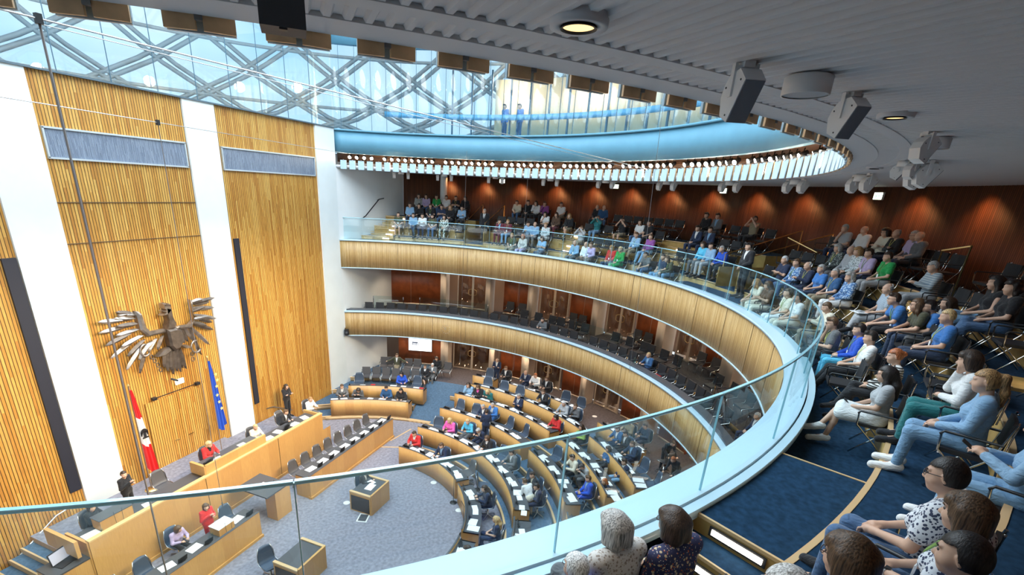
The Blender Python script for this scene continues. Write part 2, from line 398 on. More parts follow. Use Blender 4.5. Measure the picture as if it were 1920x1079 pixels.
b = MB(); b.lathe([(r+.15, z) for r, z in PR], n=64, sm=True); b.build('pane', [mat_glass('dome_glass', (.96, .99, 1), .02)], dome)
# walkway back wall (cream) with dark posts and rail, seen through the glass ring
cream = mat('cream_wall', (.80, .62, .40), .6)
ring('wall_walkway', [((17.2, 17.3, -66, 4, 14.38, 17.6), dict(n=60))], [cream])
for a in (-55, -35, -15, 0):
    l = bpy.data.lights.new('walkway_light', 'POINT'); l.energy = 90; l.color = (1, .82, .6); l.shadow_soft_size = .3
    o = bpy.data.objects.new('walkway_lamp', l); COL.objects.link(o); o.location = pc(16.2, a, 17.3)
wk = empty('walkway_railing', (0, 0, 0), label='blue railing with dark posts along the roof walkway behind the glass', cat='railing')
b = MB(); b.arcbox(14.4, 14.5, -78, 24, 15.25, 15.5, n=80); b.build('handrail', [mat('rail_blue', (.12, .36, .55), .4)], wk)
for a in np.arange(-66, 10, 4.2):
    b = MB(); b.box(pc(14.45, a, 15.95), (.09, .07, 3.1), rz=math.radians(a)); b.build('post', [mat('post_dark', (.04, .09, .14), .4)], wk)
# back walls
def px_ang(x, y, r): return ang(onr(x, y, r))
aU = 22.1
ring('wall_gallery_back', [((17.3, 17.45, -150, aU, 8.5, 12.64), dict(n=150))], [walnut])
# side walls by the stage at each level
for z0, z1, rr, aa in ((8.5, 12.64, 17.3, aU), (4.1, 7.54, 17.1, 24.4), (0, 3.66, 15.7, 25.5)):
    x1, y1, _ = pc(rr+.2, aa); b = MB()
    for sx in (1, -1):
        P = [(sx*HX, YW), (sx*x1, y1), (sx*x1, y1+.3), (sx*HX, YW+.3)]
        b.prism(P if sx > 0 else P[::-1], z0, z1)
    struct('wall_side', b, [white])
# ================================================================ middle + lower back walls: timber panels, pale pillars, glass doors
frame_m = mat('door_frame_steel', (.62, .52, .42), .35, .6); pale = mat('pale_pillar', (.62, .52, .42), .5, noise=.06, nscale=2)
dglass = mat_glass('door_glass', (.62, .52, .45), .10)
corr = mat('corridor_wall', (.30, .17, .10), .6)
def wseg(kind, r, z0, z1, a0, a1, lab=None):
    a0, a1 = max(a0, a1), min(a0, a1)
    if kind == 'w':
        b = MB(); b.arcbox(r-.05, r+.1, a1, a0, z0, z1, n=4); b.arcbox(r-.07, r-.04, a1, a0, z0, z0+.1, n=4, mi=1)
        am = (a0+a1)/2; b.box(pc(r-.052, am, (z0+z1)/2), (.01, .01, z1-z0), rz=math.radians(am), mi=1)
        struct('wall_panel', b, [brownpanel, frame_m])
    elif kind == 'p':
        b = MB(); b.arcbox(r-.75, r+.1, a1, a0, z0, z1, n=2); struct('wall_pillar', b, [pale])
    else:
        e = empty('glass_double_door', (0, 0, 0), label=lab, cat='door')
        h = min(z1, z0+2.7)
        for s0, s1 in ((a1, (a0+a1)/2), ((a0+a1)/2, a0)):
            b = MB(); b.arcbox(r-.02, r, s0+.25, s1-.25, z0+.1, h-.1, n=2); b.build('pane', [dglass], e)
            b = MB()
            for a in (s0+.12, s1-.12): b.box(pc(r-.01, a, (z0+h)/2), (.05, .07, h-z0), rz=math.radians(a))
            b.arcbox(r-.03, r+.02, s0, s1, z0, z0+.1, n=2); b.arcbox(r-.03, r+.02, s0, s1, h-.1, h, n=2); b.build('door_frame', [frame_m], e)
        am = (a0+a1)/2; b = MB()
        for sg in (-1, 1):
            x, y, z = pc(r-.1, am+sg*.55, z0+1.15)
            b.tube([pc(r-.02, am+sg*.3, z0+1.3), pc(r-.1, am+sg*.35, z0+1.32), pc(r-.1, am+sg*.9, z0+1.25), pc(r-.1, am+sg*.9, z0+1.0), pc(r-.1, am+sg*.35, z0+.92), pc(r-.02, am+sg*.3, z0+.95)], .02, 6)
        b.build('door_handle', [brass], e)
RM, RB = 17.1, 15.7
dl = ['first glass door of the middle gallery from the stage side, beside flags', 'second glass double door of the middle gallery', 'third glass double door of the middle gallery, above the blue suited man', 'fourth glass double door of the middle gallery, nearest the glass rail']
ms = [('w', 710, 830, 540), ('p', 831, 842, 545), ('g', 858, 915, 550), ('p', 917, 926, 560), ('w', 945, 997, 560), ('p', 998, 1008, 565), ('g', 1012, 1066, 575), ('w', 1069, 1121, 585), ('p', 1122, 1134, 592), ('g', 1138, 1190, 600), ('w', 1193, 1246, 622), ('p', 1247, 1263, 635), ('g', 1268, 1318, 650), ('w', 1321, 1372, 675), ('p', 1373, 1400, 700)]
k = 0; la = 0
for kd, x0, x1, y in ms:
    a0, a1 = px_ang(x0, y, RM), px_ang(x1, y+ (x1-x0)*.12, RM)
    wseg(kd, RM, 4.62, 7.54, a0, a1, dl[k] if kd == 'g' else None); k += kd == 'g'; la = min(a0, a1)
while la > -150:
    wseg('w', RM, 4.62, 7.54, la-1, la-7.5); wseg('p', RM, 4.62, 7.54, la-7.5, la-9.5); la -= 16
b = MB(); b.arcbox(RM+2.2, RM+2.3, -150, 30, 4.1, 7.5, n=60); struct('wall_corridor_middle', b, [corr])
b = MB(); b.arcbox(RB+2.6, RB+2.7, -150, 30, 0, 3.7, n=60); struct('wall_corridor_lower', b, [corr])
dl2 = ['glass double door at the left end of the chamber floor, beside the white screen', 'glass double door with paper behind it, in the chamber back wall behind the last desk row', 'right hand glass double door of the chamber floor level']
bs = [('w', 748, 830, 660), ('p', 832, 846, 665), ('g', 850, 920, 670), ('p', 924, 934, 690), ('w', 938, 985, 695), ('p', 986, 1000, 705), ('g', 1003, 1050, 712), ('w', 1053, 1098, 732), ('p', 1099, 1110, 745), ('g', 1113, 1160, 755), ('w', 1163, 1215, 785), ('p', 1216, 1230, 800)]
k = 0
for kd, x0, x1, y in bs:
    a0, a1 = px_ang(x0, y, RB), px_ang(x1, y+(x1-x0)*.15, RB)
    wseg(kd, RB, 1.0, 3.66, a0, a1, dl2[k] if kd == 'g' else None); k += kd == 'g'; la = min(a0, a1)
while la > -150:
    wseg('w', RB, 1.0, 3.66, la-1, la-7.5); la -= 8
# screen on the lower wall
P = onr(788, 646, RB-.15); e = empty('wall_screen', tuple(P), math.radians(ang(P)-90), label='white wall screen showing a small dark blue building logo', cat='screen')
scr = mat('screen_white', (.9, .95, 1), .4, emit=1.1); logo = mat('logo_blue', (.02, .04, .16), .5)
b = MB(); b.box((0, 0, 0), (1.55, .06, .92)); b.build('housing', [dark], e)
b = MB(); b.box((0, -.035, 0), (1.5, .01, .87)); b.build('display', [scr], e)
b = MB(); b.box((.42-.75+.0, -.045, .10), (.36, .008, .05)); b.prism([(-.53, -.049), (-.13, -.049), (-.13, -.041), (-.53, -.041)], .13, .15)
for i in range(5): b.box((-.50+.085*i, -.045, -.0), (.045, .008, .17))
b.build('logo', [logo], e)
b = MB()
for i, wd in enumerate((.5, .42)): b.box((.25, -.045, .05-.1*i), (wd, .006, .03))
b.build('caption', [mat('logo_grey', (.62, .70, .78), .5)], e)

# ================================================================ chamber tiers
edge = mat('nosing_oak', (.62, .42, .22), .4)
def tier(r0, r1, a0, a1, z0, z1, cm=carpet_b):
    b = MB(); b.arcbox(r0, r1, a0, a1, z0, z1, mi=0, top=1, n=int(abs(a1-a0)/1.2)+1); b.arcbox(r0-.03, r0+.05, a0, a1, z1-.04, z1+.012, mi=2, n=int(abs(a1-a0)/1.2)+1)
    struct('floor_tier', b, [edge, cm, edge])
RE = 15.9
for r0, z0, z1 in ((6.5, 0, .2), (8.35, .2, .5), (9.95, .5, .75), (11.1, .75, 1.0)):
    tier(r0, 12.95 if z1 > .9 else r0+2.2, -150, 3, z0, z1)
b = MB(); b.arcbox(12.95, RE, -150, 11.4, 0, 1.0, top=1); struct('floor_rear', b, [edge, mat('brown_grey_floor', (.10, .085, .09), .95, noise=.2, nscale=9, spec=.1)])
# radial aisle ramp strip between government block and benches: nosing lines
b = MB()
for rr, zz in ((9.2, .15),): b.arcbox(rr, 12.96, 3, 12.6, 0, .06, top=1, z1b=1.003)
b.arcbox(9.2, 9.3, 3, 40, 0, .16, top=0)
struct('floor_aisle', b, [edge, carpet_b])
for r0, z0, z1 in ((9.25, 0, .2), (10.15, .2, .5), (11.6, .5, .75), (12.9, .75, 1.0)):
    tier(r0, 16.2 if z1 > .9 else r0+1.6, 12.8 if r0 < 11 else 11.4, 44, z0, z1)
b = MB()
for a in (3.2, 12.8): b.box(pc(12.2, a, .55), (6.2, .07, 1.1), rz=math.radians(a))
# flush floor strips
struct('trim_7', MB().box((6.3, 1.05, .004), (.07, 2.6, .008), rz=.45).box((7.5, 1.55, .004), (1.6, .07, .008), rz=-.15), [edge])

# ================================================================ desks
def curved_desk(label, r, a0, a1, z, depth=.62, h=.93, group=None, cat='desk', seam=None):
    e = empty('curved_desk', pc(r, (a0+a1)/2, z), label=label, cat=cat, group=group)
    c = Vector(e.location)
    def put(name, b, m):
        b.v = [tuple(Vector(p)-c) for p in b.v]; return b.build(name, m, e)
    lo, hi = min(a0, a1), max(a0, a1); n = max(3, int((hi-lo)/1.2))
    b = MB(); b.arcbox(r, r+.05, lo, hi, z+.03, z+h, n=n, front=0); put('front_panel', b, [desk_oak])
    b = MB(); b.arcbox(r+.04, r+.06, lo+.1, hi-.1, z, z+.03, n=n); put('plinth', b, [dark])
    b = MB(); b.arcbox(r+.05, r+depth, lo, hi, z+h-.17, z+h-.13, n=n, mi=1, top=0); put('worktop', b, [slate, desk_oak])
    da = math.degrees(.05/r)
    for a in (lo, hi-da):
        b = MB(); b.arcbox(r+.05, r+depth, a, a+da, z, z+h-.13, n=1); put('side_panel', b, [desk_oak])
    b = MB(); b.arcbox(r-.005, r+.055, lo, hi, z+h, z+h+.012, n=n); put('edge_cap', b, [slate])
    return e
ROWS = {}   # name: (radius, floor z under the seats)
spec = [('front', 5.0, 0, [(1.2, -42), (-45.5, -78), (-82, -118)]), ('second', 6.75, .2, [(1.2, -66), (-70.5, -120)]),
        ('third', 8.6, .5, [(-.5, -35.5), (-39.5, -66), (-70, -120)]), ('fourth', 10.15, .75, [(-.8, -35.7), (-39, -65), (-69, -120)]),
        ('fifth', 11.25, 1.0, [(-2.8, -40), (-43.5, -64), (-68, -110)]), ('rearmost', 12.55, 1.0, [(-.5, -6.5), (-9, -30.5), (-38.5, -51)])]
for nm, r, z, segs in spec:
    for i, (a0, a1) in enumerate(segs):
        where = ['left section beside the aisle', 'middle section', 'right section near the gallery ledge'][i if nm != 'rearmost' else i]
        curved_desk('curved oak desk front of the %s bench row, %s' % (nm, where), r, a0, a1, z)
curved_desk('low curved oak desk of four people beside the white pilaster', 9.2, 12.6, 38.2, .2)
curved_desk('curved oak desk behind the low four seat desk, red folders on top', 10.45, 10.2, 33, .5)

# ---- straight benches and presidium
def straight_desk(label, x0, x1, y, z, h, depth=.65, name='bench_desk', inv=1, ret=None):
    e = empty(name, ((x0+x1)/2, y, z), label=label, cat='desk')
    L = x1-x0
    b = MB(); b.box((0, .03, h/2), (L, .06, h)); b.build('front_panel', [desk_oak], e)
    b = MB(); b.box((0, .03, .05), (L+.06, .16, .1)); b.build('plinth', [desk_oak], e)
    b = MB(); b.box((0, .06+depth/2, h-.12), (L, depth, .04)); b.build('worktop', [slate], e)
    for x in (-L/2+.03, L/2-.03):
        b = MB(); b.box((x, .06+depth/2, (h-.14)/2), (.06, depth, h-.14)); b.build('side_panel', [desk_oak], e)
    b = MB(); b.box((0, .02, h+.006), (L, .09, .012)); b.build('edge_cap', [slate], e)
    return e
straight_desk('long straight oak bench desk with eight empty chairs below the presidium', 1.15, 7.1, 1.75, 0, 1.05)
straight_desk('long straight oak bench desk on the left with the woman in red', -7.1, -1.35, 1.75, 0, 1.05)
# presidium: platform, long front, raised middle
b = MB(); b.box((-.05, 5.6, .475), (10.5, 3.1, .95), mi=0, mit=1); struct('floor_presidium', b, [desk_oak, carpet])
b = MB(); b.box((.2, 6.0, 1.03), (3.4, 2.2, .16), mi=0, mit=1); struct('floor_presidium_step', b, [edge, carpet])
e = empty('presidium_desk', (0, 4.0, 0), label='very long high oak presidium front wall below the eagle, with worktop behind', cat='desk')
b = MB(); b.box((-.35, 0, .92), (9.9, .08, 1.84)); b.build('front_panel', [desk_oak], e)
b = MB(); b.box((-.35, -.02, .06), (9.9, .12, .12)); b.build('plinth', [desk_oak], e)
b = MB(); b.box((-.35, .02, 1.86), (9.9, .16, .05)); b.build('top_rail', [mat('rail_oak', (.68, .45, .20), .35)], e)
b = MB(); b.box((-.35, .48, 1.68), (9.8, .84, .05)); b.build('worktop', [slate], e)
b = MB(); b.box((.0, .10, 2.02), (2.75, .1, .42)); b.box((-1.37, .42, 2.02), (.1, .72, .42)); b.build('raised_panel', [desk_oak], e)
b = MB(); b.box((.0, .5, 1.98), (2.65, .7, .05)); b.build('raised_worktop', [slate], e)
for x in (-5.3, 4.57):
    b = MB(); b.box((x, .5, .92), (.08, 1.0, 1.84)); b.build('side_panel', [desk_oak], e)
for x in (-1.5, 1.9):
    b = MB(); b.box((x, -.045, .95), (.012, .012, 1.75)); b.build('seam', [dark], e)
# far left steps with laptop desk
b = MB()
for i in range(4): b.box((-5.47-.34*i, 6.05, (.76-.19*i)/2), (.34, 2.0, .76-.19*i), mi=0, mit=1); b.box((-5.64-.34*i+.02, 6.05, .76-.19*i), (.05, 2.0, .03), mi=0)
struct('floor_stage_steps', b, [edge, carpet_b])
e = empty('laptop_desk', (-5.75, 4.4, 0), label='oak side desk with dark top carrying the open laptop', cat='desk')
b = MB(); b.box((0, -.35, .65), (1.0, .06, 1.3)); b.build('front_panel', [desk_oak], e)
b = MB(); b.box((0, 0, 1.32), (1.05, .78, .05)); b.build('worktop', [slate], e)
b = MB(); b.box((-.5, 0, .65), (.06, .7, 1.3)); b.build('side_panel', [desk_oak], e)
b = MB(); b.box((-5.55, 4.75, 1.75), (.1, 1.4, .55)); o = b.build('end_panel', [desk_oak]); tag(o, 'oak end panel beside the seated man at the left of the presidium', 'panel')
lap = empty('laptop', (-5.75, 4.45, 1.345), .2, label='open dark laptop with grey screen on the oak side desk', cat='laptop')
b = MB(); b.box((0, -.05, .01), (.5, .32, .02)); b.build('keyboard', [dark], lap)
b = MB(); b.box((0, .12, .2), (.56, .02, .38), tilt=-.2); b.build('lid', [dark], lap)
b = MB(); b.box((0, .105, .2), (.51, .01, .33), tilt=-.2); b.build('screen', [mat('laptop_screen', (.42, .40, .47), .3, emit=.3)], lap)
# rostrum (speaker) table against the presidium, and small lectern boxes
e = empty('rostrum_table', (-.25, 2.5, 0), label='tall oak rostrum with dark top standing before the presidium', cat='lectern')
b = MB(); b.box((.15, -.35, .6), (.72, .5, 1.2)); b.build('base', [desk_oak], e)
b = MB(); b.box((-.05, .1, 1.23), (1.1, 1.45, .05)); b.build('top', [slate], e)
b = MB()
for x in (-.12, .12): b.tube([(x, -.2, 1.25), (x*.9, -.28, 1.5)], .008, 5)
b.build('microphone', [dark], e)
for nm, x, y, z, wd, dp, hh_, lb in (('desk_lectern', -4.25, 4.55, 1.71, .95, .42, .34, 'oak lectern box with dark top on the left presidium desk'), ('desk_lectern', -2.5, 2.15, .95, .58, .42, .26, 'oak lectern box on the bench before the woman in red')):
    e = empty(nm, (x, y, z), label=lb, cat='lectern')
    b = MB(); b.box((0, 0, hh_/2), (wd, dp, hh_)); b.build('box', [desk_oak], e)
    b = MB(); b.box((0, 0, hh_+.012), (wd+.04, dp+.04, .024)); b.build('top', [slate if x < -4 else paper], e)
    b = MB()
    for s in (-.1, .1): b.tube([(s, -dp/2-.1, 0), (s*1.2, -dp/2-.1, .5)], .006, 5)
    b.build('microphone', [dark], e)
def office_desk(label, x, y, rz, wd=1.25, dp=.85, h=.8):
    e = empty('stenographer_desk', (x, y, 0), rz, label=label, cat='desk')
    b = MB(); b.box((0, -dp/2, h/2+.04), (wd, .07, h+.08)); b.build('front_panel', [desk_oak], e)
    b = MB(); b.box((0, 0, h), (wd-.1, dp-.08, .04)); b.build('worktop', [slate], e)
    for sx in (-1, 1):
        b = MB(); b.box((sx*wd/2, .0, h/2), (.06, dp, h)); b.build('side_panel', [desk_oak], e)
        b = MB(); b.box((sx*(wd/2+.035), 0, h/2-.02), (.015, dp-.12, h-.16)); b.build('dark_infill', [mat('brown_infill', (.045, .03, .025), .4)], e)
        b = MB(); b.box((sx*wd/2, 0, h+.03), (.1, dp, .06)); b.build('raised_edge', [edge], e)
    return e
office_desk('oak stenographer desk with the seated speaker in the middle of the blue floor', 1.93, -.5, 0, 1.2, .95)
office_desk('oak stenographer desk at the lower left of the blue floor, chair empty', -2.2, -.78, 0, 1.2, .95)

# downlights under the soffits of the two lower levels
for z, r, en, st in ((7.48, 15.4, 70, 8), (3.6, 14.4, 75, 8)):
    for a in np.arange(-130, 27, st):
        l = bpy.data.lights.new('soffit_spot', 'SPOT'); l.energy = en; l.color = (1, .78, .55); l.spot_size = math.radians(120); l.spot_blend = .8; l.shadow_soft_size = .08
        o = bpy.data.objects.new('soffit_lamp', l); COL.objects.link(o); o.location = pc(r, a, z)
for a in np.arange(-120, 20, 16):
    for z in (6.6, 3.0):
        l = bpy.data.lights.new('corridor', 'POINT'); l.energy = 22; l.color = (1, .80, .6); l.shadow_soft_size = .2
        o = bpy.data.objects.new('corridor_lamp', l); COL.objects.link(o); o.location = pc(18.3 if z > 4 else 17.2, a, z)
# ================================================================ upper gallery tiers, platforms, stairs
PASS = [(1.0, 5.5), (-59.5, -55.0)]        # level passages to the doors
PLAT = [(1.0, 34.0), (-66.0, -48.5), (-122.3, -113.0)]        # raised front platforms
STAIR = [(-19, -15.2), (-41, -37.2), (-82.5, -79.5), (-101.5, -98.8)]
lo_, hi_ = A0+8, 33.5
def cuts(holes):
    segs = [(lo_, hi_)]
    for h0, h1 in holes:
        n = []
        for a, b_ in segs:
            if h1 <= a or h0 >= b_: n.append((a, b_)); continue
            if h0 > a: n.append((a, h0))
            if h1 < b_: n.append((h1, b_))
        segs = n
    return segs
for r0, r1, z in ((14.05, 15.0, 9.15), (15.0, 15.9, 9.66), (15.9, 17.3, 10.17)):
    for a, b_ in cuts(PASS):
        m_ = MB(); m_.arcbox(r0, r1, a, b_, 8.5, z, mi=0, top=1); m_.arcbox(r0-.015, r0+.04, a, b_, z-.03, z+.008, mi=2)
        struct('floor_tier', m_, [step_oak, carpet_g, edge])
for a, b_ in PLAT:
    m_ = MB(); m_.arcbox(13.0, 14.05, a, b_, 8.5, 8.95, mi=0, top=1)
    m_.arcbox(13.0, 14.05, a-.02, a+.1, 8.92, 8.958, mi=2, n=1); m_.arcbox(13.0, 14.05, b_-.1, b_+.02, 8.92, 8.958, mi=2, n=1); struct('floor_platform', m_, [step_oak, carpet_g, edge])
    m_ = MB(); m_.arcbox(13.0, 14.05, a-1.35, a, 8.5, 8.75, mi=0, top=1); m_.arcbox(13.0, 14.05, a-1.37, a-1.27, 8.72, 8.758, mi=2, n=1); struct('floor_step', m_, [step_oak, carpet_g, edge])
for a, b_ in PASS:
    m_ = MB(); m_.arcbox(14.05, 17.3, a, b_, 8.5, 9.05, mi=0, top=1); struct('floor_passage', m_, [step_oak, carpet_g])
    for s in (a, b_):
        m_ = MB(); m_.arcbox(14.05, 17.2, s-.08, s+.08, 9.05, 9.75, n=1); struct('wall_passage', m_, [step_oak])
# lit step risers beside each platform (facing along the row)
def radial_light(r, a, z, L=.5):
    m_ = MB(); M_ = Matrix.Translation(pc(r, a, z)) @ Matrix.Rotation(math.radians(a), 4, 'Z')
    m_.box((0, -.004, 0), (L+.06, .012, .11), M=M_); m_.box((0, -.012, 0), (L, .012, .06), M=M_, mi=1)
    return m_
nst = 0
near_lb = {0: 'lit strip light set in the upper oak step riser beside the near gallery platform', 1: 'lit strip light set in the lower oak step riser beside the near gallery platform'}
for a, zz in ((-122.3, 8.85), (-123.65, 8.62), (-66.0, 8.85), (-67.35, 8.62)):
    o = radial_light(13.55, a-.03, zz).build('step_light', [dark, steplight])
    tag(o, {-122.3: near_lb[0], -123.65: near_lb[1], -66.0: 'small lit strip in the oak step behind the curved glass, upper', -67.35: 'small lit strip in the oak step behind the curved glass, lower'}[a], 'step light')
# stairs between seat blocks, each stair a set of oak steps with lit strips
stair_lb = ['oak gallery stair between the blue shirted man and the empty seats, left of centre', 'oak gallery stair just left of the two men in navy suits', 'oak gallery stair at the end of the front row of the right block', 'oak gallery stair behind the woman in white blazer']
for (a, b_), lb in zip(STAIR, stair_lb):
    e = empty('gallery_stair', (0, 0, 0), label=lb, cat='stairs')
    z0 = 8.95 if a > 0 else 8.55
    N = 7; r = 13.95; hz = (10.17-z0)/N
    m_ = MB(); m2 = MB()
    for i in range(N):
        rr = r+i*.33
        m_.arcbox(rr, rr+.36, a, b_, z0-.2, z0+hz*(i+1), mi=0, n=3); m_.arcbox(rr-.012, rr+.03, a, b_, z0+hz*(i+1)-.02, z0+hz*(i+1)+.01, mi=1, n=3)
        if i < 6:
            w_ = (b_-a); c0 = a+w_*(.06 if a > 0 else .15); m2.arcbox(rr-.022, rr-.01, c0, c0+w_*(.2 if a > 0 else .35), z0+hz*(i+.5), z0+hz*(i+.72), n=2)
    m_.build('steps', [step_oak, edge], e); m2.build('lights', [steplight], e)
e = empty('gallery_stair', (12.5, 6.0, 8.95), label='wide oak stair with lit strips against the white side wall', cat='stairs')
m_ = MB(); m2 = MB()
for i in range(6):
    yt = 6.8-.036*i*.33*10/3
    m_.box((.18+.34*i, (yt-6+ -.75)/2, .1*(i+1)-.1), (.36, yt-5.25, .2*(i+1)), mi=0); m_.box((.34*i, (yt-6-.75)/2, .2*(i+1)-.012), (.03, yt-5.25, .03), mi=1)
    m2.box((-.006+.34*i, -.48, .2*i+.12), (.01, .42, .05))
m_.build('steps', [step_oak, edge], e); m2.build('lights', [steplight], e)
# handrails on back / side walls
def rail(name, pts, r, m_, lb, posts=None, kids=None):
    e = empty(name, pts[0], label=lb, cat='handrail'); c = Vector(pts[0])
    b = MB(); b.tube([tuple(Vector(p)-c) for p in pts], r, 8); b.build('rail', [m_], e)
    for p in (posts or []):
        b = MB(); b.tube([tuple(Vector(p[0])-c), tuple(Vector(p[1])-c)], .018, 6); b.build('bracket', [m_], e)
    return e
def sidewall_pt(px, py):
    x1, y1, _ = pc(17.5, 22.1); A = np.array([HX, YW]); B = np.array([x1, y1]); n = np.array([-(B-A)[1], (B-A)[0]]); d = ray(px, py)
    t = (n@(A-CAMP[:2]))/(n@d[:2]); return CAMP+d*t*.995
hp = [sidewall_pt(*p) for p in ((678, 409), (683, 405), (708, 374), (717, 372))]
hp = [(p[0], p[1]-.09, p[2]) for p in hp]
rail('wall_handrail', hp, .03, mat('rail_dark', (.06, .06, .07), .3, .8), 'dark sloping handrail on the white side wall above the lit stair', [(hp[1], (hp[1][0], hp[1][1]+.12, hp[1][2]-.04)), (hp[2], (hp[2][0], hp[2][1]+.12, hp[2][2]-.04))])
hp = [tuple(aty(x, y, YW-.05)) for x, y in ((22, 1054), (28, 1053), (105, 968), (121, 958), (124, 956))]
rail('wall_handrail', hp, .025, steel, 'thin steel handrail sloping up the slatted wall at the lower left', [(hp[2], (hp[2][0], YW+.08, hp[2][2]))])
hp = [tuple(aty(x, y, YW-.05)) for x, y in ((500, 767), (512, 763), (548, 769))]
rail('wall_handrail', hp, .025, steel, 'short steel handrail on the slatted wall behind the seated clerks right of the blue flag')
for (px0, px1, lb) in (((1478, 446), (1532, 474), 'sloping brass handrail in front of the brown ribbed wall behind the grey haired visitors'), ((1767, 470), (1822, 462), 'short brass handrail at the top right seat rows')):
    P0 = onr(*px0, 16.2); P1 = onr(*px1, 15.6)
    rail('gallery_handrail', [tuple(P0), tuple(P1)], .022, brass, lb, [(tuple(P0), (P0[0], P0[1], 10.17)), (tuple(P1), (P1[0], P1[1], 9.6))])
# glass balustrades beside passages
for (a, lb) in ((1.0, 'clear glass balustrade beside the standing guard, right side'), (5.5, 'clear glass balustrade beside the standing guard, left side'), (-55.0, 'clear glass balustrade of the passage left of the standing black clad guard'), (-59.5, 'clear glass balustrade of the passage right of the standing black clad guard')):
    e = empty('glass_balustrade', pc(14.2, a, 9.1), math.radians(a), label=lb, cat='balustrade')
    b = MB(); b.quad([(0, 0, 0), (3, 0, .9), (3, 0, 2.0), (0, 0, 1.1)]); b.build('pane', [railg], e)
    b = MB(); b.tube([(0, 0, 1.1), (3, 0, 2.0)], .02, 6)
    for x in (0, 3): b.tube([(x, 0, x*.3), (x, 0, 1.1+.3*x)], .018, 6)
    b.build('frame', [brass], e)
# ledge glass railing: curved glass panes, posts, coloured top edge
gr = empty('glass_railing', (0, 0, 0), label='curved clear glass railing with pale blue top edge running along the gallery ledge', cat='railing')
joints = sorted([-129.9-8.8*k for k in range(0, 10)]+[-129.9+8.8*k for k in range(1, 4)]+[-97+6.3*k for k in range(0, 21)]+[34])
joints = [a for a in joints if -213 < a <= 34]
for a, a1 in zip(joints[:-1], joints[1:]):
    b = MB(); b.arcbox(12.935, 12.955, a+.04, a1-.04, 9.02, 10.13, n=8); b.build('pane', [railg], gr)
    b = MB(); b.arcbox(12.93, 12.96, a+.02, a1-.02, 10.13, 10.155, n=8); b.build('top_edge', [glassedge], gr)
    b = MB(); b.box(pc(12.945, a, 9.58), (.022, .008 if a < -100 else .004, 1.12), rz=math.radians(a)); b.build('edge', [glassedge], gr)
# middle gallery glass screens
for x0, x1, y, r, lb in ((700, 756, 555, 14.4, 'glass screen at the stage end of the middle gallery'), (787, 915, 570, 14.6, 'glass screen in front of the first middle gallery door'), (1076, 1168, 620, 14.7, 'glass screen beside the third middle gallery door'), (1270, 1352, 680, 14.7, 'glass screen at the nearest end of the middle gallery')):
    a0, a1 = px_ang(x0, y, r), px_ang(x1, y, r); e = empty('glass_screen', pc(r, (a0+a1)/2, 4.55), label=lb, cat='glass screen'); c = Vector(e.location)
    b = MB(); b.arcbox(r, r+.015, min(a0, a1), max(a0, a1), 4.63, 5.65, n=5); b.v = [tuple(Vector(p)-c) for p in b.v]; b.build('pane', [railg], e)
    for a in (a0, a1):
        b = MB(); b.box(tuple(Vector(pc(r+.01, a, 5.08))-c), (.03, .03, 1.1), rz=math.radians(a)); b.build('post', [chrome], e)
# oak back shelves between middle gallery seats
for a0, a1, lb in ((-30, -47, 'long low oak shelf behind the middle gallery seats, near the blue suited man'), (-8, -23, 'low oak shelf behind the middle gallery seats, near the bearded man'), (22, 19, 'short oak shelf at the stage end of the middle gallery'), (-49, -59, 'low oak shelf behind the seats at the near end of the middle gallery')):
    m_ = MB(); m_.arcbox(14.05, 14.12, min(a0, a1), max(a0, a1), 4.42, 4.88); o = m_.build('low_shelf', [step_oak]); tag(o, lb, 'shelf')
# column, exit signs, clock
P = onr(832, 350, 16.98); b = MB(); b.lathe([(.2, 10.17), (.2, 12.62)], n=24); o = struct('wall_column', MB().lathe([(.21, 10.17), (.21, 12.62)], c=(P[0], P[1], 0)), [white])
for x, y, r, lb in ((942, 340, 17.2, 'leftmost lit exit sign on the brown ribbed gallery wall'), (1155, 350, 17.2, 'second lit exit sign from the left on the brown gallery wall'), (1357, 358, 17.2, 'third lit exit sign from the left on the brown gallery wall'), (1648, 368, 17.1, 'rightmost lit exit sign, above the grey haired visitors')):
    P = onr(x, y, r); e = empty('exit_sign', tuple(P), math.radians(ang(P)-90), label=lb, cat='sign')
    b = MB(); b.box((0, -.0, 0), (.34, .06, .22)); b.build('housing', [mat('sign_housing', (.8, .8, .78), .4)], e)
    b = MB(); b.box((0, -.035, 0), (.3, .01, .17)); b.build('face', [mat('exit_face', (.85, 1, .75), .4, emit=4)], e)
    b = MB(); b.box((-.06, -.042, -.01), (.035, .006, .09)); b.box((-.06, -.042, .055), (.03, .006, .03)); b.box((.06, -.042, 0), (.09, .006, .03)); b.build('pictogram', [mat('exit_green', (.05, .45, .15), .4, emit=1)], e)
P = onr(836, 618, 12.70); a = ang(P); e = empty('wall_clock', tuple(P), math.radians(a-90), label='round clock of metal hour markers on the middle gallery front', cat='clock')
for i in range(12):
    t = math.radians(30*i); b = MB(); b.box((.24*math.sin(t), 0, .24*math.cos(t)), (.03, .02, .03)); b.build('hour_mark', [steel], e)
b = MB(); b.box((-.05, -.02, .07), (.02, .01, .19), M=Matrix.Rotation(-.5, 4, 'Y')); b.box((0, -.02, .07), (.015, .01, .2)); b.build('hands', [steel], e)

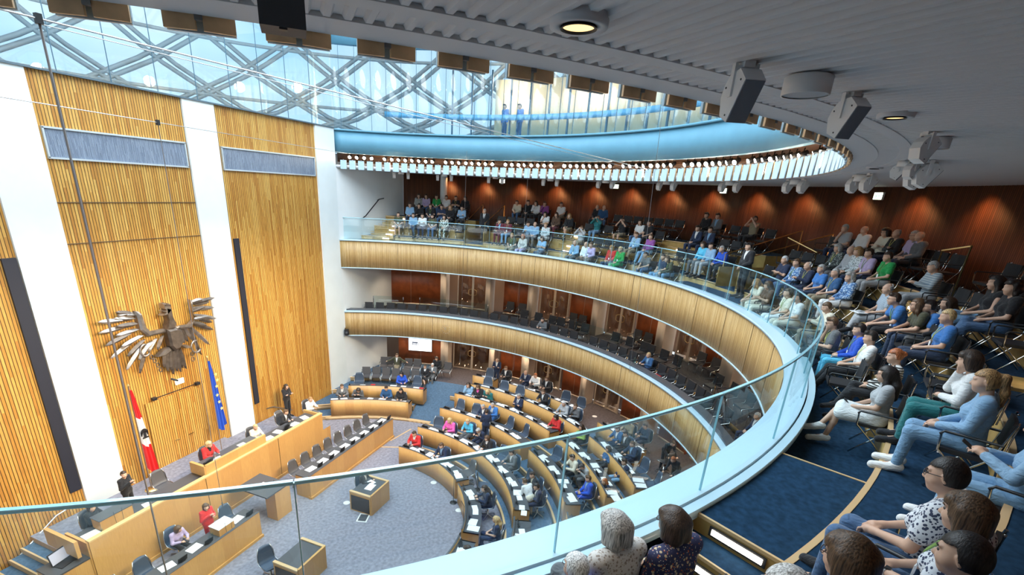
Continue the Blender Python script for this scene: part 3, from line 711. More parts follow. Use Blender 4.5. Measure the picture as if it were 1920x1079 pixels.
# ================================================================ ceiling ring plates, spots, downlights, loudspeakers
plate_wood = mat('plate_wood', (.60, .38, .20), .5, noise=.35, nscale=4)
plate_white = mat('plate_white', (.42, .56, .66), .35)
gp = 'folded plates hanging around the ceiling opening'
proto = None
L_near = 'folded plate with wood back hanging at the near edge of the ceiling opening'
L_far = 'small pale plate in the row hanging along the far edge of the ceiling opening'
for i, a in enumerate(np.arange(-139.7-70, A1-1.2, 2.0)):
    if proto is None:
        root = empty('ceiling_plate', (0, 0, 0)); b = MB(); b.box((-.03, 0, -.19), (.02, .30, .42)); b.build('face', [plate_white], root)
        b = MB(); b.box((.02, .085, -.19), (.02, .14, .42), rz=.12); b.box((.02, -.085, -.19), (.02, .14, .42), rz=-.12); b.build('back', [plate_wood], root)
        b = MB(); b.box((.03, 0, -.17), (.03, .035, .38)); b.box((0, 0, .03), (.1, .05, .05)); b.build('bracket', [mat('plate_bracket', (.2, .19, .18), .5, .5)], root)
        proto = root; o = root
    else: o = dup(proto)
    o.location = pc(12.66, a, 12.93); o.rotation_euler = (0, 0, math.radians(a))
    near = a < -112; ordn = ['leftmost', 'second', 'third', 'fourth', 'fifth', 'sixth', 'seventh', 'eighth', 'ninth', 'tenth', 'eleventh', 'twelfth']; kx = int(round((a+143.7)/2))
    tag(o, (L_near if not 0 <= kx < 12 else '%s wood backed folded plate from the left along the near ceiling edge' % ordn[kx]) if near else L_far, 'ceiling plate', 'wood backed plates at the near ceiling edge' if near else 'pale plates along the far ceiling edge')
# spot lamps in the recess
proto = None
for i, a in enumerate(np.arange(A0+5, A1-1.5, 1.55)):
    if i % 9 == 7: continue
    if proto is None:
        root = empty('recess_spotlight', (0, 0, 0)); b = MB(); M_ = Matrix.Rotation(math.radians(62), 4, 'Y')
        b.lathe([(.0, .12), (.075, .12), (.085, -.1), (.08, -.1)], n=14, M=M_); b.build('housing', [dark], root)
        b = MB(); b.lathe([(.0, -.095), (.078, -.095)], n=14, M=M_); b.build('lens', [mat('spot_lens', (1, .90, .70), .4, emit=30)], root)
        b = MB(); b.tube([(0, 0, .02), (.02, 0, .17)], .015, 5); b.build('bracket', [dark], root); proto = root; o = root
    else: o = dup(proto)
    o.location = pc(13.45, a, 13.17); o.rotation_euler = (0, 0, math.radians(a)+random.uniform(-.35, .35))
    tag(o, 'small bright warm spotlight in the dark slatted recess round the ceiling opening', 'spotlight', 'spotlights in the ceiling recess')
for a in np.arange(-146, 30, 7):
    l = bpy.data.lights.new('recess', 'POINT'); l.energy = 9 if a < -95 else 3; l.color = (1, .80, .55); l.shadow_soft_size = .05
    o = bpy.data.objects.new('recess_lamp', l); COL.objects.link(o); o.location = pc(13.2, a, 12.9)
for a in np.arange(-196, 30, 15.5):
    l = bpy.data.lights.new('spot', 'SPOT'); l.energy = 3100; l.color = (1, .87, .68); l.spot_size = math.radians(62); l.spot_blend = .7; l.shadow_soft_size = .12
    o = bpy.data.objects.new('spot_lamp', l); COL.objects.link(o); p = Vector(pc(13.15, a, 13.05)); o.location = p
    tg = Vector(pc(-3.5, a, 1.0)) if a > -150 else Vector(pc(2, a, 1.0))
    o.rotation_euler = (tg-p).to_track_quat('-Z', 'Y').to_euler()
# floods from the ring down the stage wall (warm wash low on the slats)
for x in (-8, -5, -1.5, 1.5, 5, 8):
    l = bpy.data.lights.new('wall_spot', 'SPOT'); l.energy = 2100; l.color = (1, .80, .52); l.spot_size = math.radians(48); l.spot_blend = .9; l.shadow_soft_size = .15
    o = bpy.data.objects.new('spot_lamp', l); COL.objects.link(o); p = Vector((x*.75, -10.2, 13.05)); o.location = p
    o.rotation_euler = (Vector((x, YW, 2.2))-p).to_track_quat('-Z', 'Y').to_euler()
# downlights
def downlight(P, r, lb, on=1):
    e = empty('downlight', (P[0], P[1], CZ), label=lb, cat='downlight')
    b = MB(); b.lathe([(r*.62, .02), (r*.62, -.02), (r, -.025), (r*1.02, .0), (r, .03)], n=32); b.build('trim_ring', [ceil_m], e)
    b = MB(); b.lathe([(r*.56, .03), (r*.56, -.03), (r*.64, -.03)], n=32); b.build('black_ring', [dark], e)
    b = MB(); b.lathe([(r*.56, -.02), (r*.5, .12), (0.001, .13)], n=32); b.build('reflector', [mat('lamp_gold', (1, .66, .28), .4, emit=.9)], e)
    if on:
        l = bpy.data.lights.new('down', 'SPOT'); l.energy = 28; l.color = (1, .74, .42); l.spot_size = math.radians(80); l.spot_blend = .6; l.shadow_soft_size = .06
        o = bpy.data.objects.new('downlight_lamp', l); COL.objects.link(o); o.location = (P[0], P[1], CZ-.06)
downlight(atz(1086, 40, CZ), .125, 'large round downlight with glowing gold reflector in the ribbed ceiling')
downlight(atz(1680, 215, CZ), .12, 'second round gold downlight, between the white loudspeakers')
downlight(atz(1640, 314, CZ), .12, 'third downlight far along the ceiling, seen edge on')
for i, a in enumerate(np.arange(-128, 20, 7.4)):
    l = bpy.data.lights.new('wash', 'SPOT'); l.energy = 26; l.color = (1, .42, .15); l.spot_size = math.radians(110); l.spot_blend = 1; l.shadow_soft_size = .15
    o = bpy.data.objects.new('wall_wash', l); COL.objects.link(o); o.location = pc(16.95, a, CZ-.1)
    p = Vector(o.location); o.rotation_euler = (Vector(pc(17.45, a, 9.5))-p).to_track_quat('-Z', 'Y').to_euler()
# loudspeakers: wedge boxes on brackets, and round drum
spk = mat('speaker_white', (.74, .74, .74), .45); spg = mat('speaker_grill', (.16, .17, .20), .6)
def wedge(P, rz, lb, s=1.0, group=None):
    e = empty('loudspeaker', (P[0], P[1], CZ), rz, label=lb, cat='loudspeaker', group=group)
    b = MB(); b.box((0, 0, -.01*s), (.12*s, .09*s, .03)); b.box((0, .09*s, -.12*s), (.05*s, .015, .24*s)); b.box((0, -.09*s, -.12*s), (.05*s, .015, .24*s)); b.box((0, 0, -.03*s), (.05*s, .2*s, .02)); b.build('bracket', [spk], e)
    M_ = Matrix.Translation((0, 0, -.22*s)) @ Matrix.Rotation(math.radians(33), 4, 'Y')
    pts = [(.12, -.17), (.12, .17), (-.02, .19), (-.13, .09), (-.15, 0), (-.13, -.09), (-.02, -.19)]
    b = MB(); secs = []
    for y in (-.085, .085): secs.append([M_ @ Vector((x*s, y*s, z*s)) for x, z in pts])
    b.loft(secs, sm=False); b.build('box', [spk], e)
    b = MB(); b.box((.123*s, 0, 0), (.008, .16*s, .33*s), M=M_); b.build('grill', [spg], e)
    b = MB()
    for q in ((.06, .14), (.06, -.14), (-.11, 0)): b.box((q[0]*s, -.086*s, q[1]*s), (.012*s, .006, .012*s), M=M_)
    b.build('screws', [dark], e); return e
def drum(P, r, h, lb, group=None):
    e = empty('drum_lamp', (P[0], P[1], CZ), label=lb, cat='ceiling lamp', group=group)
    b = MB(); b.lathe([(r*.85, 0), (r, -.01), (r, -h), (r*.94, -h)], n=36); b.build('shell', [spk], e)
    b = MB(); b.lathe([(r*.95, -h+.006), (.001, -h+.006)], n=36); b.build('diffuser', [mat('drum_face', (.36, .38, .43), .5)], e)
def toC(P, d=0): return math.atan2(P[1], P[0])+d
P = atz(1400, 120, CZ); wedge(P, toC(P, -.45), 'large white wedge loudspeaker hanging nearest, left of the white drum', .66)
P = atz(1518, 142, CZ); drum(P, .125, .1, 'white cylindrical drum fitting between the two nearest loudspeakers')
P = atz(1600, 175, CZ); wedge(P, toC(P, -.45), 'white wedge loudspeaker right of the white drum fitting', .62)
P = atz(1742, 248, CZ); wedge(P, toC(P, 1.0), 'white loudspeaker right of the second gold downlight, upper one', .62)
P = atz(1762, 258, CZ); drum(P, .1, .1, 'small white drum behind the pair of loudspeakers at the right')
P = atz(1715, 300, CZ); wedge(P, toC(P, .9), 'small white loudspeaker far right, right of its drum', .6)
P = atz(1690, 303, CZ); wedge(P, toC(P, -.2), 'small white loudspeaker far right, left of its drum', .6)
P = atz(1700, 302, CZ); drum(P, .1, .08, 'tiny white drum between the two far right loudspeakers')
for a in (-99, -84, -70, -56, -42, -28, -15, -2, 10, 20):
    for d in (-1.6, 1.6):
        P = pc(13.6, a+d); wedge(P, toC(P, .3), 'tiny white loudspeaker under the far ceiling edge above the visitors', .85, 'loudspeakers under the far ceiling edge')
    P = pc(13.6, a); drum(P, .15, .14, 'tiny white drum between two loudspeakers under the far ceiling edge', 'drums under the far ceiling edge')
P = atz(527, 0, CZ-.05); e = empty('hanging_loudspeaker', (P[0]+.0, P[1]+.0, CZ), math.radians(ang(P)), label='dark grey box loudspeaker hanging at the very top of the view', cat='loudspeaker')
b = MB(); b.box((-.02, 0, -.05), (.14, .17, .2)); b.build('box', [mat('speaker_dark', (.05, .05, .055), .6)], e)
b = MB(); b.box((.03, .0, -.152), (.03, .03, .01)); b.build('badge', [dark], e)
# camera on the pilaster corner
P = onr(650, 625, 12.6); e = empty('wall_camera', tuple(P), math.radians(200), label='black remote camera mounted at the white wall corner below the middle gallery', cat='camera')
b = MB(); b.box((0, 0, .12), (.2, .2, .2)); b.build('mount', [dark], e)
b = MB(); b.lathe([(0, .15), (.13, .1), (.15, 0), (.13, -.1), (0, -.15)], n=14); b.tube([(0, 0, 0), (.22, .05, -.02)], .07, 8); b.build('head', [dark], e)
# cables across the chamber with hanging microphones
def cable(pts, r, name, lb, m_=steel, cat='cable'):
    b = MB(); b.tube(pts, r, 5); o = b.build(name, [m_]); return tag(o, lb, cat)
zc = 12.9
A = atz(-60, -25, zc); Bq = atz(72, 35, zc); Cq = atz(1240, 322, 12.9)
def line3(p0, p1, n=12, sag=.0): return [tuple(Vector(p0).lerp(Vector(p1), i/n)-Vector((0, 0, sag*math.sin(PI*i/n)))) for i in range(n+1)]
T1 = aty(72, 35, -2.0); T2 = aty(296, 230, 2.2)
E1 = onr(1215, 318, 12.6); E2 = onr(650, 288, 12.6)
W1 = T1+(T1-E1)*.28
cable(line3(W1, E1, 16), .012, 'support_cable', 'long steel cable from the top left corner down to the lit ceiling ring')
cable(line3(T1+np.array([0, 0, -.06]), E1+np.array([0, 0, -.1]), 16), .006, 'support_cable', 'thin second wire running just below the long steel cable')
W2 = T2+(T2-E2)*.45
cable(line3(W2, E2, 16), .009, 'support_cable', 'thin steel cable crossing the slatted wall below the grille height')
def hang(T, zend, r, lb, mic=True):
    e = empty('hanging_microphone', (T[0], T[1], zend), label=lb, cat='microphone')
    b = MB(); b.tube([(0, 0, 0), (0, 0, T[2]-zend)], r, 6); b.build('cord', [mat('cord_dark', (.05, .035, .03), .5)], e)
    b = MB(); b.box((0, 0, T[2]-zend), (.07, .07, .12)); b.build('clamp', [dark], e)
    if mic: b = MB(); b.tube([(0, 0, -.14), (0, 0, 0)], .02, 8); b.build('capsule', [dark], e)
hang(T1, 1.2, .016, 'thick dark cord hanging from the top left clamp down past the eagle wing')
hang(T2, 1.9, .009, 'dark cord hanging beside the eagle down to a small microphone above the left bench')
T3 = onr(1245, 185, 11.5); cable([tuple(T3), tuple(onr(1180, 700, 11.5))], .008, 'hanging_wire', 'thin wire hanging before the gallery front right of centre')
for i, (x, y, yb, r) in enumerate(((875, 283, 790, 11), (991, 315, 800, 12))):
    P = onr(x, y, r); cable([tuple(P), (P[0], P[1], 3.0)], .006, 'hanging_wire', ['thin wire hanging down the left part of the gallery front', 'thin wire hanging before the gallery front, second from the left'][i])

# ================================================================ eagle relief
eg = empty('eagle_relief', (.02, YW-.05, 6.2), label='large grey metal eagle relief with spread feathered wings on the slatted wall', cat='relief sculpture')
esteel = mat('eagle_steel', (.36, .32, .29), .38, .85, noise=.25, nscale=5); edark = mat('eagle_dark', (.15, .12, .10), .45, .7, noise=.3, nscale=5)
def EP(px, py):
    p = aty(px, py, YW-.12); return (p[0]-.02, p[2]-6.2)
def feather(px0, py0, px1, py1, wd, m_=esteel, d=.0):
    x0, z0 = EP(px0, py0); x1, z1 = EP(px1, py1); a = math.atan2(z1-z0, x1-x0); L = math.hypot(x1-x0, z1-z0)
    b = MB(); yy = -.12-d
    pr = [(0, .25), (.15, .75), (.5, 1), (.82, .8), (.95, .4), (1, .05)]
    sec = []
    for t, w_ in pr:
        h = wd*w_/2; cx, cz = x0+math.cos(a)*L*t, z0+math.sin(a)*L*t; nx, nz = -math.sin(a), math.cos(a)
        sec.append([(cx+nx*h, yy, cz+nz*h), (cx+nx*h*.1, yy-.07, cz+nz*h*.1), (cx-nx*h, yy, cz-nz*h), (cx, yy+.05, cz)])
    b.loft(sec, sm=False); b.build('feather', [m_], eg)
# left wing (pixel tips measured from the photograph)
LW = [((248, 588), (215, 586)), ((249, 597), (210, 598)), ((225, 600), (180, 604)), ((252, 606), (213, 612)), ((235, 612), (184, 625)), ((256, 617), (214, 630)), ((240, 625), (194, 648)), ((262, 628), (222, 650)), ((252, 636), (206, 672)), ((268, 636), (236, 668)), ((262, 648), (233, 693)), ((277, 640), (255, 674)), ((272, 652), (260, 700)), ((290, 634), (275, 660)), ((283, 640), (268, 655)), ((300, 628), (290, 655)), ((236, 588), (218, 592)), ((255, 590), (232, 590))]
RW = [((352, 570), (398, 558)), ((354, 566), (374, 560)), ((356, 578), (400, 577)), ((357, 584), (382, 574)), ((358, 590), (402, 597)), ((358, 598), (386, 592)), ((358, 606), (398, 618)), ((355, 603), (384, 610)), ((352, 612), (389, 646)), ((350, 615), (372, 664)), ((345, 612), (362, 640)), ((340, 612), (357, 634)), ((336, 614), (348, 640)), ((332, 616), (340, 642)), ((362, 571), (390, 566)), ((362, 595), (395, 604))]
for i, (p, q) in enumerate(LW+RW): feather(*p, *q, .17, esteel if i % 3 else edark, (i % 4)*.03)
for i in range(8):
    t = i/7; feather(308+26*t, 652, 306+40*t, 700-10*abs(t-.45)*2+ (2 if i % 2 else -2), .17, edark, (i % 3)*.03)
def poly(pts, name, m_, d=.2, y0=-.1, inset=.8):
    Q = [EP(*p) for p in pts]; cx = sum(p[0] for p in Q)/len(Q); cz = sum(p[1] for p in Q)/len(Q)
    b = MB(); b.loft([[(x, y0, z) for x, z in Q], [(x, y0-d*.7, z) for x, z in Q], [(cx+(x-cx)*inset, y0-d, cz+(z-cz)*inset) for x, z in Q]], sm=False); b.build(name, [m_], eg)
poly([(247, 583), (252, 583), (262, 612), (272, 622), (303, 616), (304, 622), (270, 630), (256, 618)], 'wing_bone', esteel, .25)
poly([(349, 561), (353, 562), (356, 600), (349, 608), (322, 612), (321, 617), (350, 614), (358, 602)], 'wing_bone', esteel, .25)
poly([(303, 616), (320, 612), (332, 618), (334, 640), (328, 652), (318, 656), (310, 648), (306, 630)], 'shield', edark, .34)
poly([(300, 572), (310, 574), (313, 590), (322, 608), (318, 616), (303, 618), (306, 600), (303, 590)], 'neck', edark, .3)
poly([(296, 568), (309, 568), (311, 580), (305, 588), (301, 590), (295, 591), (301, 584), (296, 583), (302, 579), (297, 577)], 'head', esteel, .3)
poly([(297, 569), (297, 572), (309, 573), (309, 569), (306, 570), (303, 567), (300, 570)], 'crown', edark, .33)
poly([(288, 668), (300, 655), (310, 650), (312, 655), (300, 664)], 'leg', esteel, .28)
poly([(330, 646), (345, 646), (352, 650), (340, 652)], 'leg', esteel, .28)
for cx, cy in ((262, 655), (358, 648)):
    b = MB(); P_ = [EP(cx+9*math.cos(t)*(1), cy+11*math.sin(t)) for t in np.linspace(.3, 4.9, 14)]
    b.tube([(x, -.35, z) for x, z in P_], .035, 6); b.build('sickle' if cx < 300 else 'hammer', [esteel], eg)
for cx, cy in ((276, 668), (282, 675), (288, 683), (293, 692), (353, 662), (354, 672)):
    b = MB(); b.tube([(EP(cx+3*math.cos(t), cy+4*math.sin(t))[0], -.3, EP(cx+3*math.cos(t), cy+4*math.sin(t))[1]) for t in np.linspace(0, 2*PI, 8)[:-1]], .02, 5, closed=True); b.build('chain_link', [edark], eg)
x, z = EP(325, 712); b = MB(); b.tube([(x, .02, z), (x, -.3, z)], .04, 8); b.build('peg', [dark], eg)

# ================================================================ flags on stands
def flag(px_top, py_top, px_bot, py_bot, cols, lb, base_px, stars=False):
    y = 6.3
    T = aty(px_top, py_top, y); Bt = aty(px_bot, py_bot, y)
    e = empty('flag', (T[0], y, .96), label=lb, cat='flag')
    H_ = T[2]-.96
    b = MB(); b.lathe([(.0, .06), (.04, .06), (.2, .03), (.22, 0)], n=24); b.build('base', [brass], e)
    b = MB(); b.tube([(0, 0, .03), (0, 0, H_)], .018, 8); b.build('pole', [mat('flag_pole', (.12, .07, .04), .4)], e)
    b = MB(); b.lathe([(0, .12), (.03, .06), (.045, .02), (.02, 0)], c=(0, 0, H_), n=10); b.build('finial', [brass], e)
    zb = Bt[2]-.96; L = H_-.12-zb
    # draped cloth: folds widening downwards
    b = MB(); NZ = 30; NX = 26; grid = []
    for j in range(NZ+1):
        t = j/NZ; wd = .07+.30*t**.8; row = []
        for i in range(NX+1):
            u = i/NX; f = math.sin(u*PI*5+t*1.2)*(.03+.03*t)
            zz = H_-.12-L*t*(.93+.07*math.sin(u*PI)) - (.25*u*t if not stars else -.06*u*t)
            row.append((u*wd-.02, -.05+f, zz))
        grid.append(row)
    n = len(b.v)
    for row in grid: b.v += row
    for j in range(NZ):
        for i in range(NX):
            tt = (j+.5)/NZ; mi = min(len(cols)-1, int(tt*len(cols)))
            p = n+j*(NX+1)+i; b.face([p, p+NX+1, p+NX+2, p+1], [(0, 0)]*4, mi, True)
    cl = b.build('cloth', cols, e)
    if stars:
        b = MB()
        for (sx, sz) in ((.12, .30), (.08, .42), (.13, .52), (.20, .22), (.2, .62), (.16, .14)):
            zc_ = H_-.12-L*sz-.15; cx = .02+sx*.9; pts = []
            for k in range(10):
                rr = .075 if k % 2 == 0 else .03; t = PI/2+k*PI/5; pts.append((cx+rr*math.cos(t), zc_+rr*math.sin(t)))
            b.loft([[(x, -.12, z) for x, z in pts], [(x, -.14, z) for x, z in pts]], sm=False)
        b.build('stars', [mat('star_yellow', (.85, .75, .25), .5)], cl)
    else:
        b = MB(); zc_ = H_-.12-L*.52
        for k in range(9):
            t = PI*(k-4)/8; b.box((.10+.12*math.sin(t)*.9, -.13, zc_+.12*math.cos(t)), (.035, .02, .14), M=None)
        b.box((.11, -.13, zc_-.02), (.08, .02, .22)); b.box((.11, -.13, zc_-.16), (.2, .02, .05)); b.build('crest', [dark], cl)
    return e
fred = mat('flag_red', (.70, .03, .035), .6); fwhite = mat('flag_white', (.85, .84, .84), .6); fblue = mat('flag_blue', (.03, .10, .55), .6)
flag(241, 726, 288, 880, [fred, fwhite, fred], 'red white red flag with black crest draped on a pole left of the stage door', None)
flag(388, 672, 408, 812, [fblue], 'dark blue flag with yellow stars draped on a pole beside the white pilaster', None, True)
# ================================================================ chairs
seat_blk = mat('seat_black', (.022, .022, .026), .55); shell = mat('shell_grey', (.10, .095, .10), .5, noise=.1, nscale=60); blue_seat = mat('seat_blue', (.06, .085, .13), .6)
def off(pts, d): return pts
def make_gallery_chair():
    e = empty('folding_chair', (0, 0, 0))
    b = MB(); b.box((0, .0, .45), (.46, .42, .045)); b.build('seat', [seat_blk], e)
    b = MB(); secs = [[(x, -.235-.03*math.cos(x*5)-.05*(z-.6), z+dz) for x, dz in ((-.23, 0), (-.12, 0), (0, 0), (.12, 0), (.23, 0))]+[(x, -.205-.03*math.cos(x*5)-.05*(z-.6), z) for x in (.23, .12, 0, -.12, -.23)] for z in (.56, .7, .84, .88)]
    b.loft(secs, sm=False); b.build('backrest', [seat_blk], e)
    for s in (-1, 1):
        b = MB(); b.tube([(s*.245, -.27, .9), (s*.25, -.2, .5), (s*.25, .0, .25), (s*.25, .2, .01)], .012, 6); b.build('leg', [chrome], e)
        b = MB(); b.tube([(s*.25, .22, .64), (s*.25, .2, .45), (s*.25, -.05, .22), (s*.25, -.24, .01)], .012, 6); b.build('leg', [chrome], e)
        b = MB(); b.tube([(s*.25, -.24, .66), (s*.25, .2, .66), (s*.25, .23, .62)], .014, 6); b.build('armrest', [chrome if s > 2 else dark], e)
        b = MB(); b.tube([(s*.24, -.262, .58), (s*.235, -.275, .87), (s*.16, -.28, .895)], .009, 5); b.build('back_frame', [chrome], e)
    b = MB(); b.tube([(-.25, .19, .42), (.25, .19, .42)], .01, 5); b.build('stretcher', [chrome], e); b = MB(); b.tube([(-.25, -.2, .1), (.25, -.2, .1)], .01, 5); b.build('stretcher', [chrome], e)
    return e
def make_office_chair(m_seat, rim):
    e = empty('office_chair', (0, 0, 0))
    b = MB(); secs = []
    for y, z, w_ in ((.22, .47, .21), (.1, .475, .235), (-.08, .465, .24), (-.18, .48, .235)):
        secs.append([(w_*math.cos(t), y, z+.03*math.sin(t)+(.03*abs(math.cos(t))**2)) for t in np.linspace(0, 2*PI, 13)[:-1]])
    b.loft(secs); b.build('seat', [m_seat], e)
    b = MB(); secs = []
    for y, z, w_ in ((-.19, .48, .235), (-.235, .6, .24), (-.26, .78, .225), (-.275, .93, .20), (-.28, 1.0, .17)):
        secs.append([(w_*math.cos(t), y+.028*math.sin(t)+.05*math.cos(t)**2, z) for t in np.linspace(0, 2*PI, 13)[:-1]])
    b.loft(secs); b.build('backrest', [m_seat], e)
    b = MB()
    for s in (-1, 1): b.tube([(s*.235, .2, .5), (s*.25, -.1, .52), (s*.245, -.18, .62), (s*.235, -.2, .8), (s*.17, -.24, 1.0)], .012, 5)
    b.build('rim', [rim], e)
    b = MB(); b.tube([(0, 0, .08), (0, 0, .44)], .03, 8); b.build('column', [chrome], e)
    b = MB()
    for k in range(5):
        a = 2*PI*k/5; b.tube([(0, 0, .11), (.27*math.cos(a), .27*math.sin(a), .07)], .018, 5); b.lathe([(0, .03), (.028, .0), (0, -.03)], c=(.28*math.cos(a), .28*math.sin(a), .035), n=6)
    b.build('star_base', [steel], e)
    return e
def make_conf_chair(m_=seat_blk):
    e = empty('conference_chair', (0, 0, 0))
    b = MB(); b.box((0, .0, .46), (.48, .46, .07)); b.build('seat', [m_], e)
    b = MB(); b.box((0, -.24, .72), (.46, .06, .46), tilt=.12); b.build('backrest', [m_], e)
    for s in (-1, 1):
        b = MB(); b.tube([(s*.26, -.22, .67), (s*.26, .2, .67)], .018, 6, mi=0); b.build('armrest', [dark], e)
        b = MB(); b.tube([(s*.255, -.25, .8), (s*.255, -.2, .5), (s*.255, .2, .44), (s*.255, .22, .01)], .013, 6); b.build('leg', [chrome], e)
        b = MB(); b.tube([(s*.255, -.05, .44), (s*.255, -.24, .01)], .013, 6); b.build('leg', [chrome], e)
    return e
used = set()
PROTO = {}
def place_chair(kind, loc, rz, label, group):
    if kind not in PROTO:
        PROTO[kind] = {'g': make_gallery_chair, 'o': lambda: make_office_chair(shell, chrome), 'b': lambda: make_office_chair(blue_seat, steel), 'm': make_conf_chair, 's': lambda: make_conf_chair(shell)}[kind]()
    if kind not in used: used.add(kind); o = PROTO[kind]
    else: o = dup(PROTO[kind])
    o.location = loc; o.rotation_euler = (0, 0, rz)
    if kind in 'ob': o.scale = (1.1, 1.1, 1.06)
    return tag(o, label, 'chair', group)

# ================================================================ people: signed distance bodies meshed as one surface
def sdf_mesh(prims, h, k=.03, cut=None, refine=None):
    """prims: list of ('c',a,b,ra,rb) tapered capsules or ('e',centre,radii[,R]) ellipsoids"""
    lo = np.array([9e9]*3); hi = -lo
    for p in prims:
        if p[0] == 'c':
            for q, r in ((p[1], p[3]), (p[2], p[4])): lo = np.minimum(lo, np.array(q)-r); hi = np.maximum(hi, np.array(q)+r)
        else:
            r = max(p[2]); lo = np.minimum(lo, np.array(p[1])-r); hi = np.maximum(hi, np.array(p[1])+r)
    lo -= 2.5*h; hi += 2.5*h
    ax = []
    for i in range(3):
        v = lo[i]; L = [v]
        while v < hi[i]:
            s = h
            for rf in (refine or []):
                if rf[0][i]-h < v < rf[1][i]: s = min(s, rf[2])
            v += s; L.append(v)
        ax.append(np.array(L))
    X, Y, Z = ax; D = np.full((len(X), len(Y), len(Z)), .12)
    for p in prims:
        kk = p[-1] if (p[0] == 'c' and len(p) > 5) or (p[0] == 'e' and len(p) > 3) else k
        if p[0] == 'c': a, b_ = np.array(p[1]), np.array(p[2]); mr = max(p[3], p[4]); l = np.minimum(a, b_)-mr-.06; u = np.maximum(a, b_)+mr+.06
        else: c = np.array(p[1]); mr = max(p[2]); l = c-np.array(p[2])-.06; u = c+np.array(p[2])+.06
        sl = [slice(max(0, np.searchsorted(A_, l[i])-1), np.searchsorted(A_, u[i])+1) for i, A_ in enumerate(ax)]
        x, y, z = X[sl[0], None, None], Y[None, sl[1], None], Z[None, None, sl[2]]
        if p[0] == 'c':
            ab = b_-a; L2 = max(ab@ab, 1e-9)
            t = np.clip(((x-a[0])*ab[0]+(y-a[1])*ab[1]+(z-a[2])*ab[2])/L2, 0, 1)
            d = np.sqrt((x-a[0]-ab[0]*t)**2+(y-a[1]-ab[1]*t)**2+(z-a[2]-ab[2]*t)**2)-(p[3]+(p[4]-p[3])*t)
        else:
            r = p[2]; q = np.sqrt(((x-c[0])/r[0])**2+((y-c[1])/r[1])**2+((z-c[2])/r[2])**2)
            g = np.sqrt(((x-c[0])/r[0]**2)**2+((y-c[1])/r[1]**2)**2+((z-c[2])/r[2]**2)**2)
            d = q*(q-1)/np.maximum(g, 1e-6)
        S_ = D[tuple(sl)]; hh_ = np.maximum(abs(kk)-np.abs(S_-d), 0)/max(abs(kk), 1e-6)
        D[tuple(sl)] = np.minimum(S_, d)-hh_*hh_*abs(kk)*.25
    if cut is not None: D = np.maximum(D, cut(X[:, None, None], Y[None, :, None], Z[None, None, :]))
    D[0] = D[-1] = .1; D[:, 0] = D[:, -1] = .1; D[:, :, 0] = D[:, :, -1] = .1
    ins = D < 0; nx, ny, nz = D.shape
    cs = np.zeros((nx-1, ny-1, nz-1), np.int8)
    for i in (0, 1):
        for j in (0, 1):
            for l_ in (0, 1): cs += ins[i:nx-1+i, j:ny-1+j, l_:nz-1+l_]
    act = (cs > 0) & (cs < 8); idx = np.full(act.shape, -1, np.int64); I = np.argwhere(act); idx[tuple(I.T)] = np.arange(len(I))
    acc = np.zeros((len(I), 3)); cnt = np.zeros(len(I)); i0, j0, k0 = I.T; G = (X, Y, Z)
    for axis in range(3):
        o1, o2 = [q for q in range(3) if q != axis]
        for u in (0, 1):
            for v in (0, 1):
                A_ = I.copy(); A_[:, o1] += u; A_[:, o2] += v; B_ = A_.copy(); B_[:, axis] += 1
                da = D[tuple(A_.T)]; db = D[tuple(B_.T)]; m_ = (da < 0) != (db < 0)
                t = np.where(m_, da/np.where(m_, da-db, 1), 0)
                P_ = np.stack([G[q][A_[:, q]] for q in range(3)], 1); Q_ = np.stack([G[q][B_[:, q]] for q in range(3)], 1)
                acc += np.where(m_[:, None], P_+(Q_-P_)*t[:, None], 0); cnt += m_
    V = acc/np.maximum(cnt, 1)[:, None]; F = []
    for axis in range(3):
        o1, o2 = (axis+1) % 3, (axis+2) % 3
        sa = [slice(None)]*3; sb = [slice(None)]*3; sa[axis] = slice(0, -1); sb[axis] = slice(1, None)
        a_, b_ = ins[tuple(sa)], ins[tuple(sb)]; E = np.argwhere(a_ != b_); fl = a_[tuple(E.T)]
        def cell(du, dv):
            C_ = E.copy(); C_[:, o1] += du; C_[:, o2] += dv; return idx[tuple(C_.T)]
        q = np.stack([cell(-1, -1), cell(0, -1), cell(0, 0), cell(-1, 0)], 1)
        q[~fl] = q[~fl][:, ::-1]; F.append(q[(q >= 0).all(1)])
    return V, np.concatenate(F)
def to_mesh(name, VF, m_):
    V, F = VF; me = bpy.data.meshes.new(name); me.vertices.add(len(V)); me.vertices.foreach_set('co', V.ravel())
    me.loops.add(F.size); me.loops.foreach_set('vertex_index', F.ravel().astype(np.int32)); me.polygons.add(len(F))
    me.polygons.foreach_set('loop_start', np.arange(0, F.size, 4, dtype=np.int32)); me.polygons.foreach_set('loop_total', np.full(len(F), 4, np.int32))
    me.polygons.foreach_set('use_smooth', np.ones(len(F), bool)); me.materials.append(m_); me.update(); me.validate(); return me

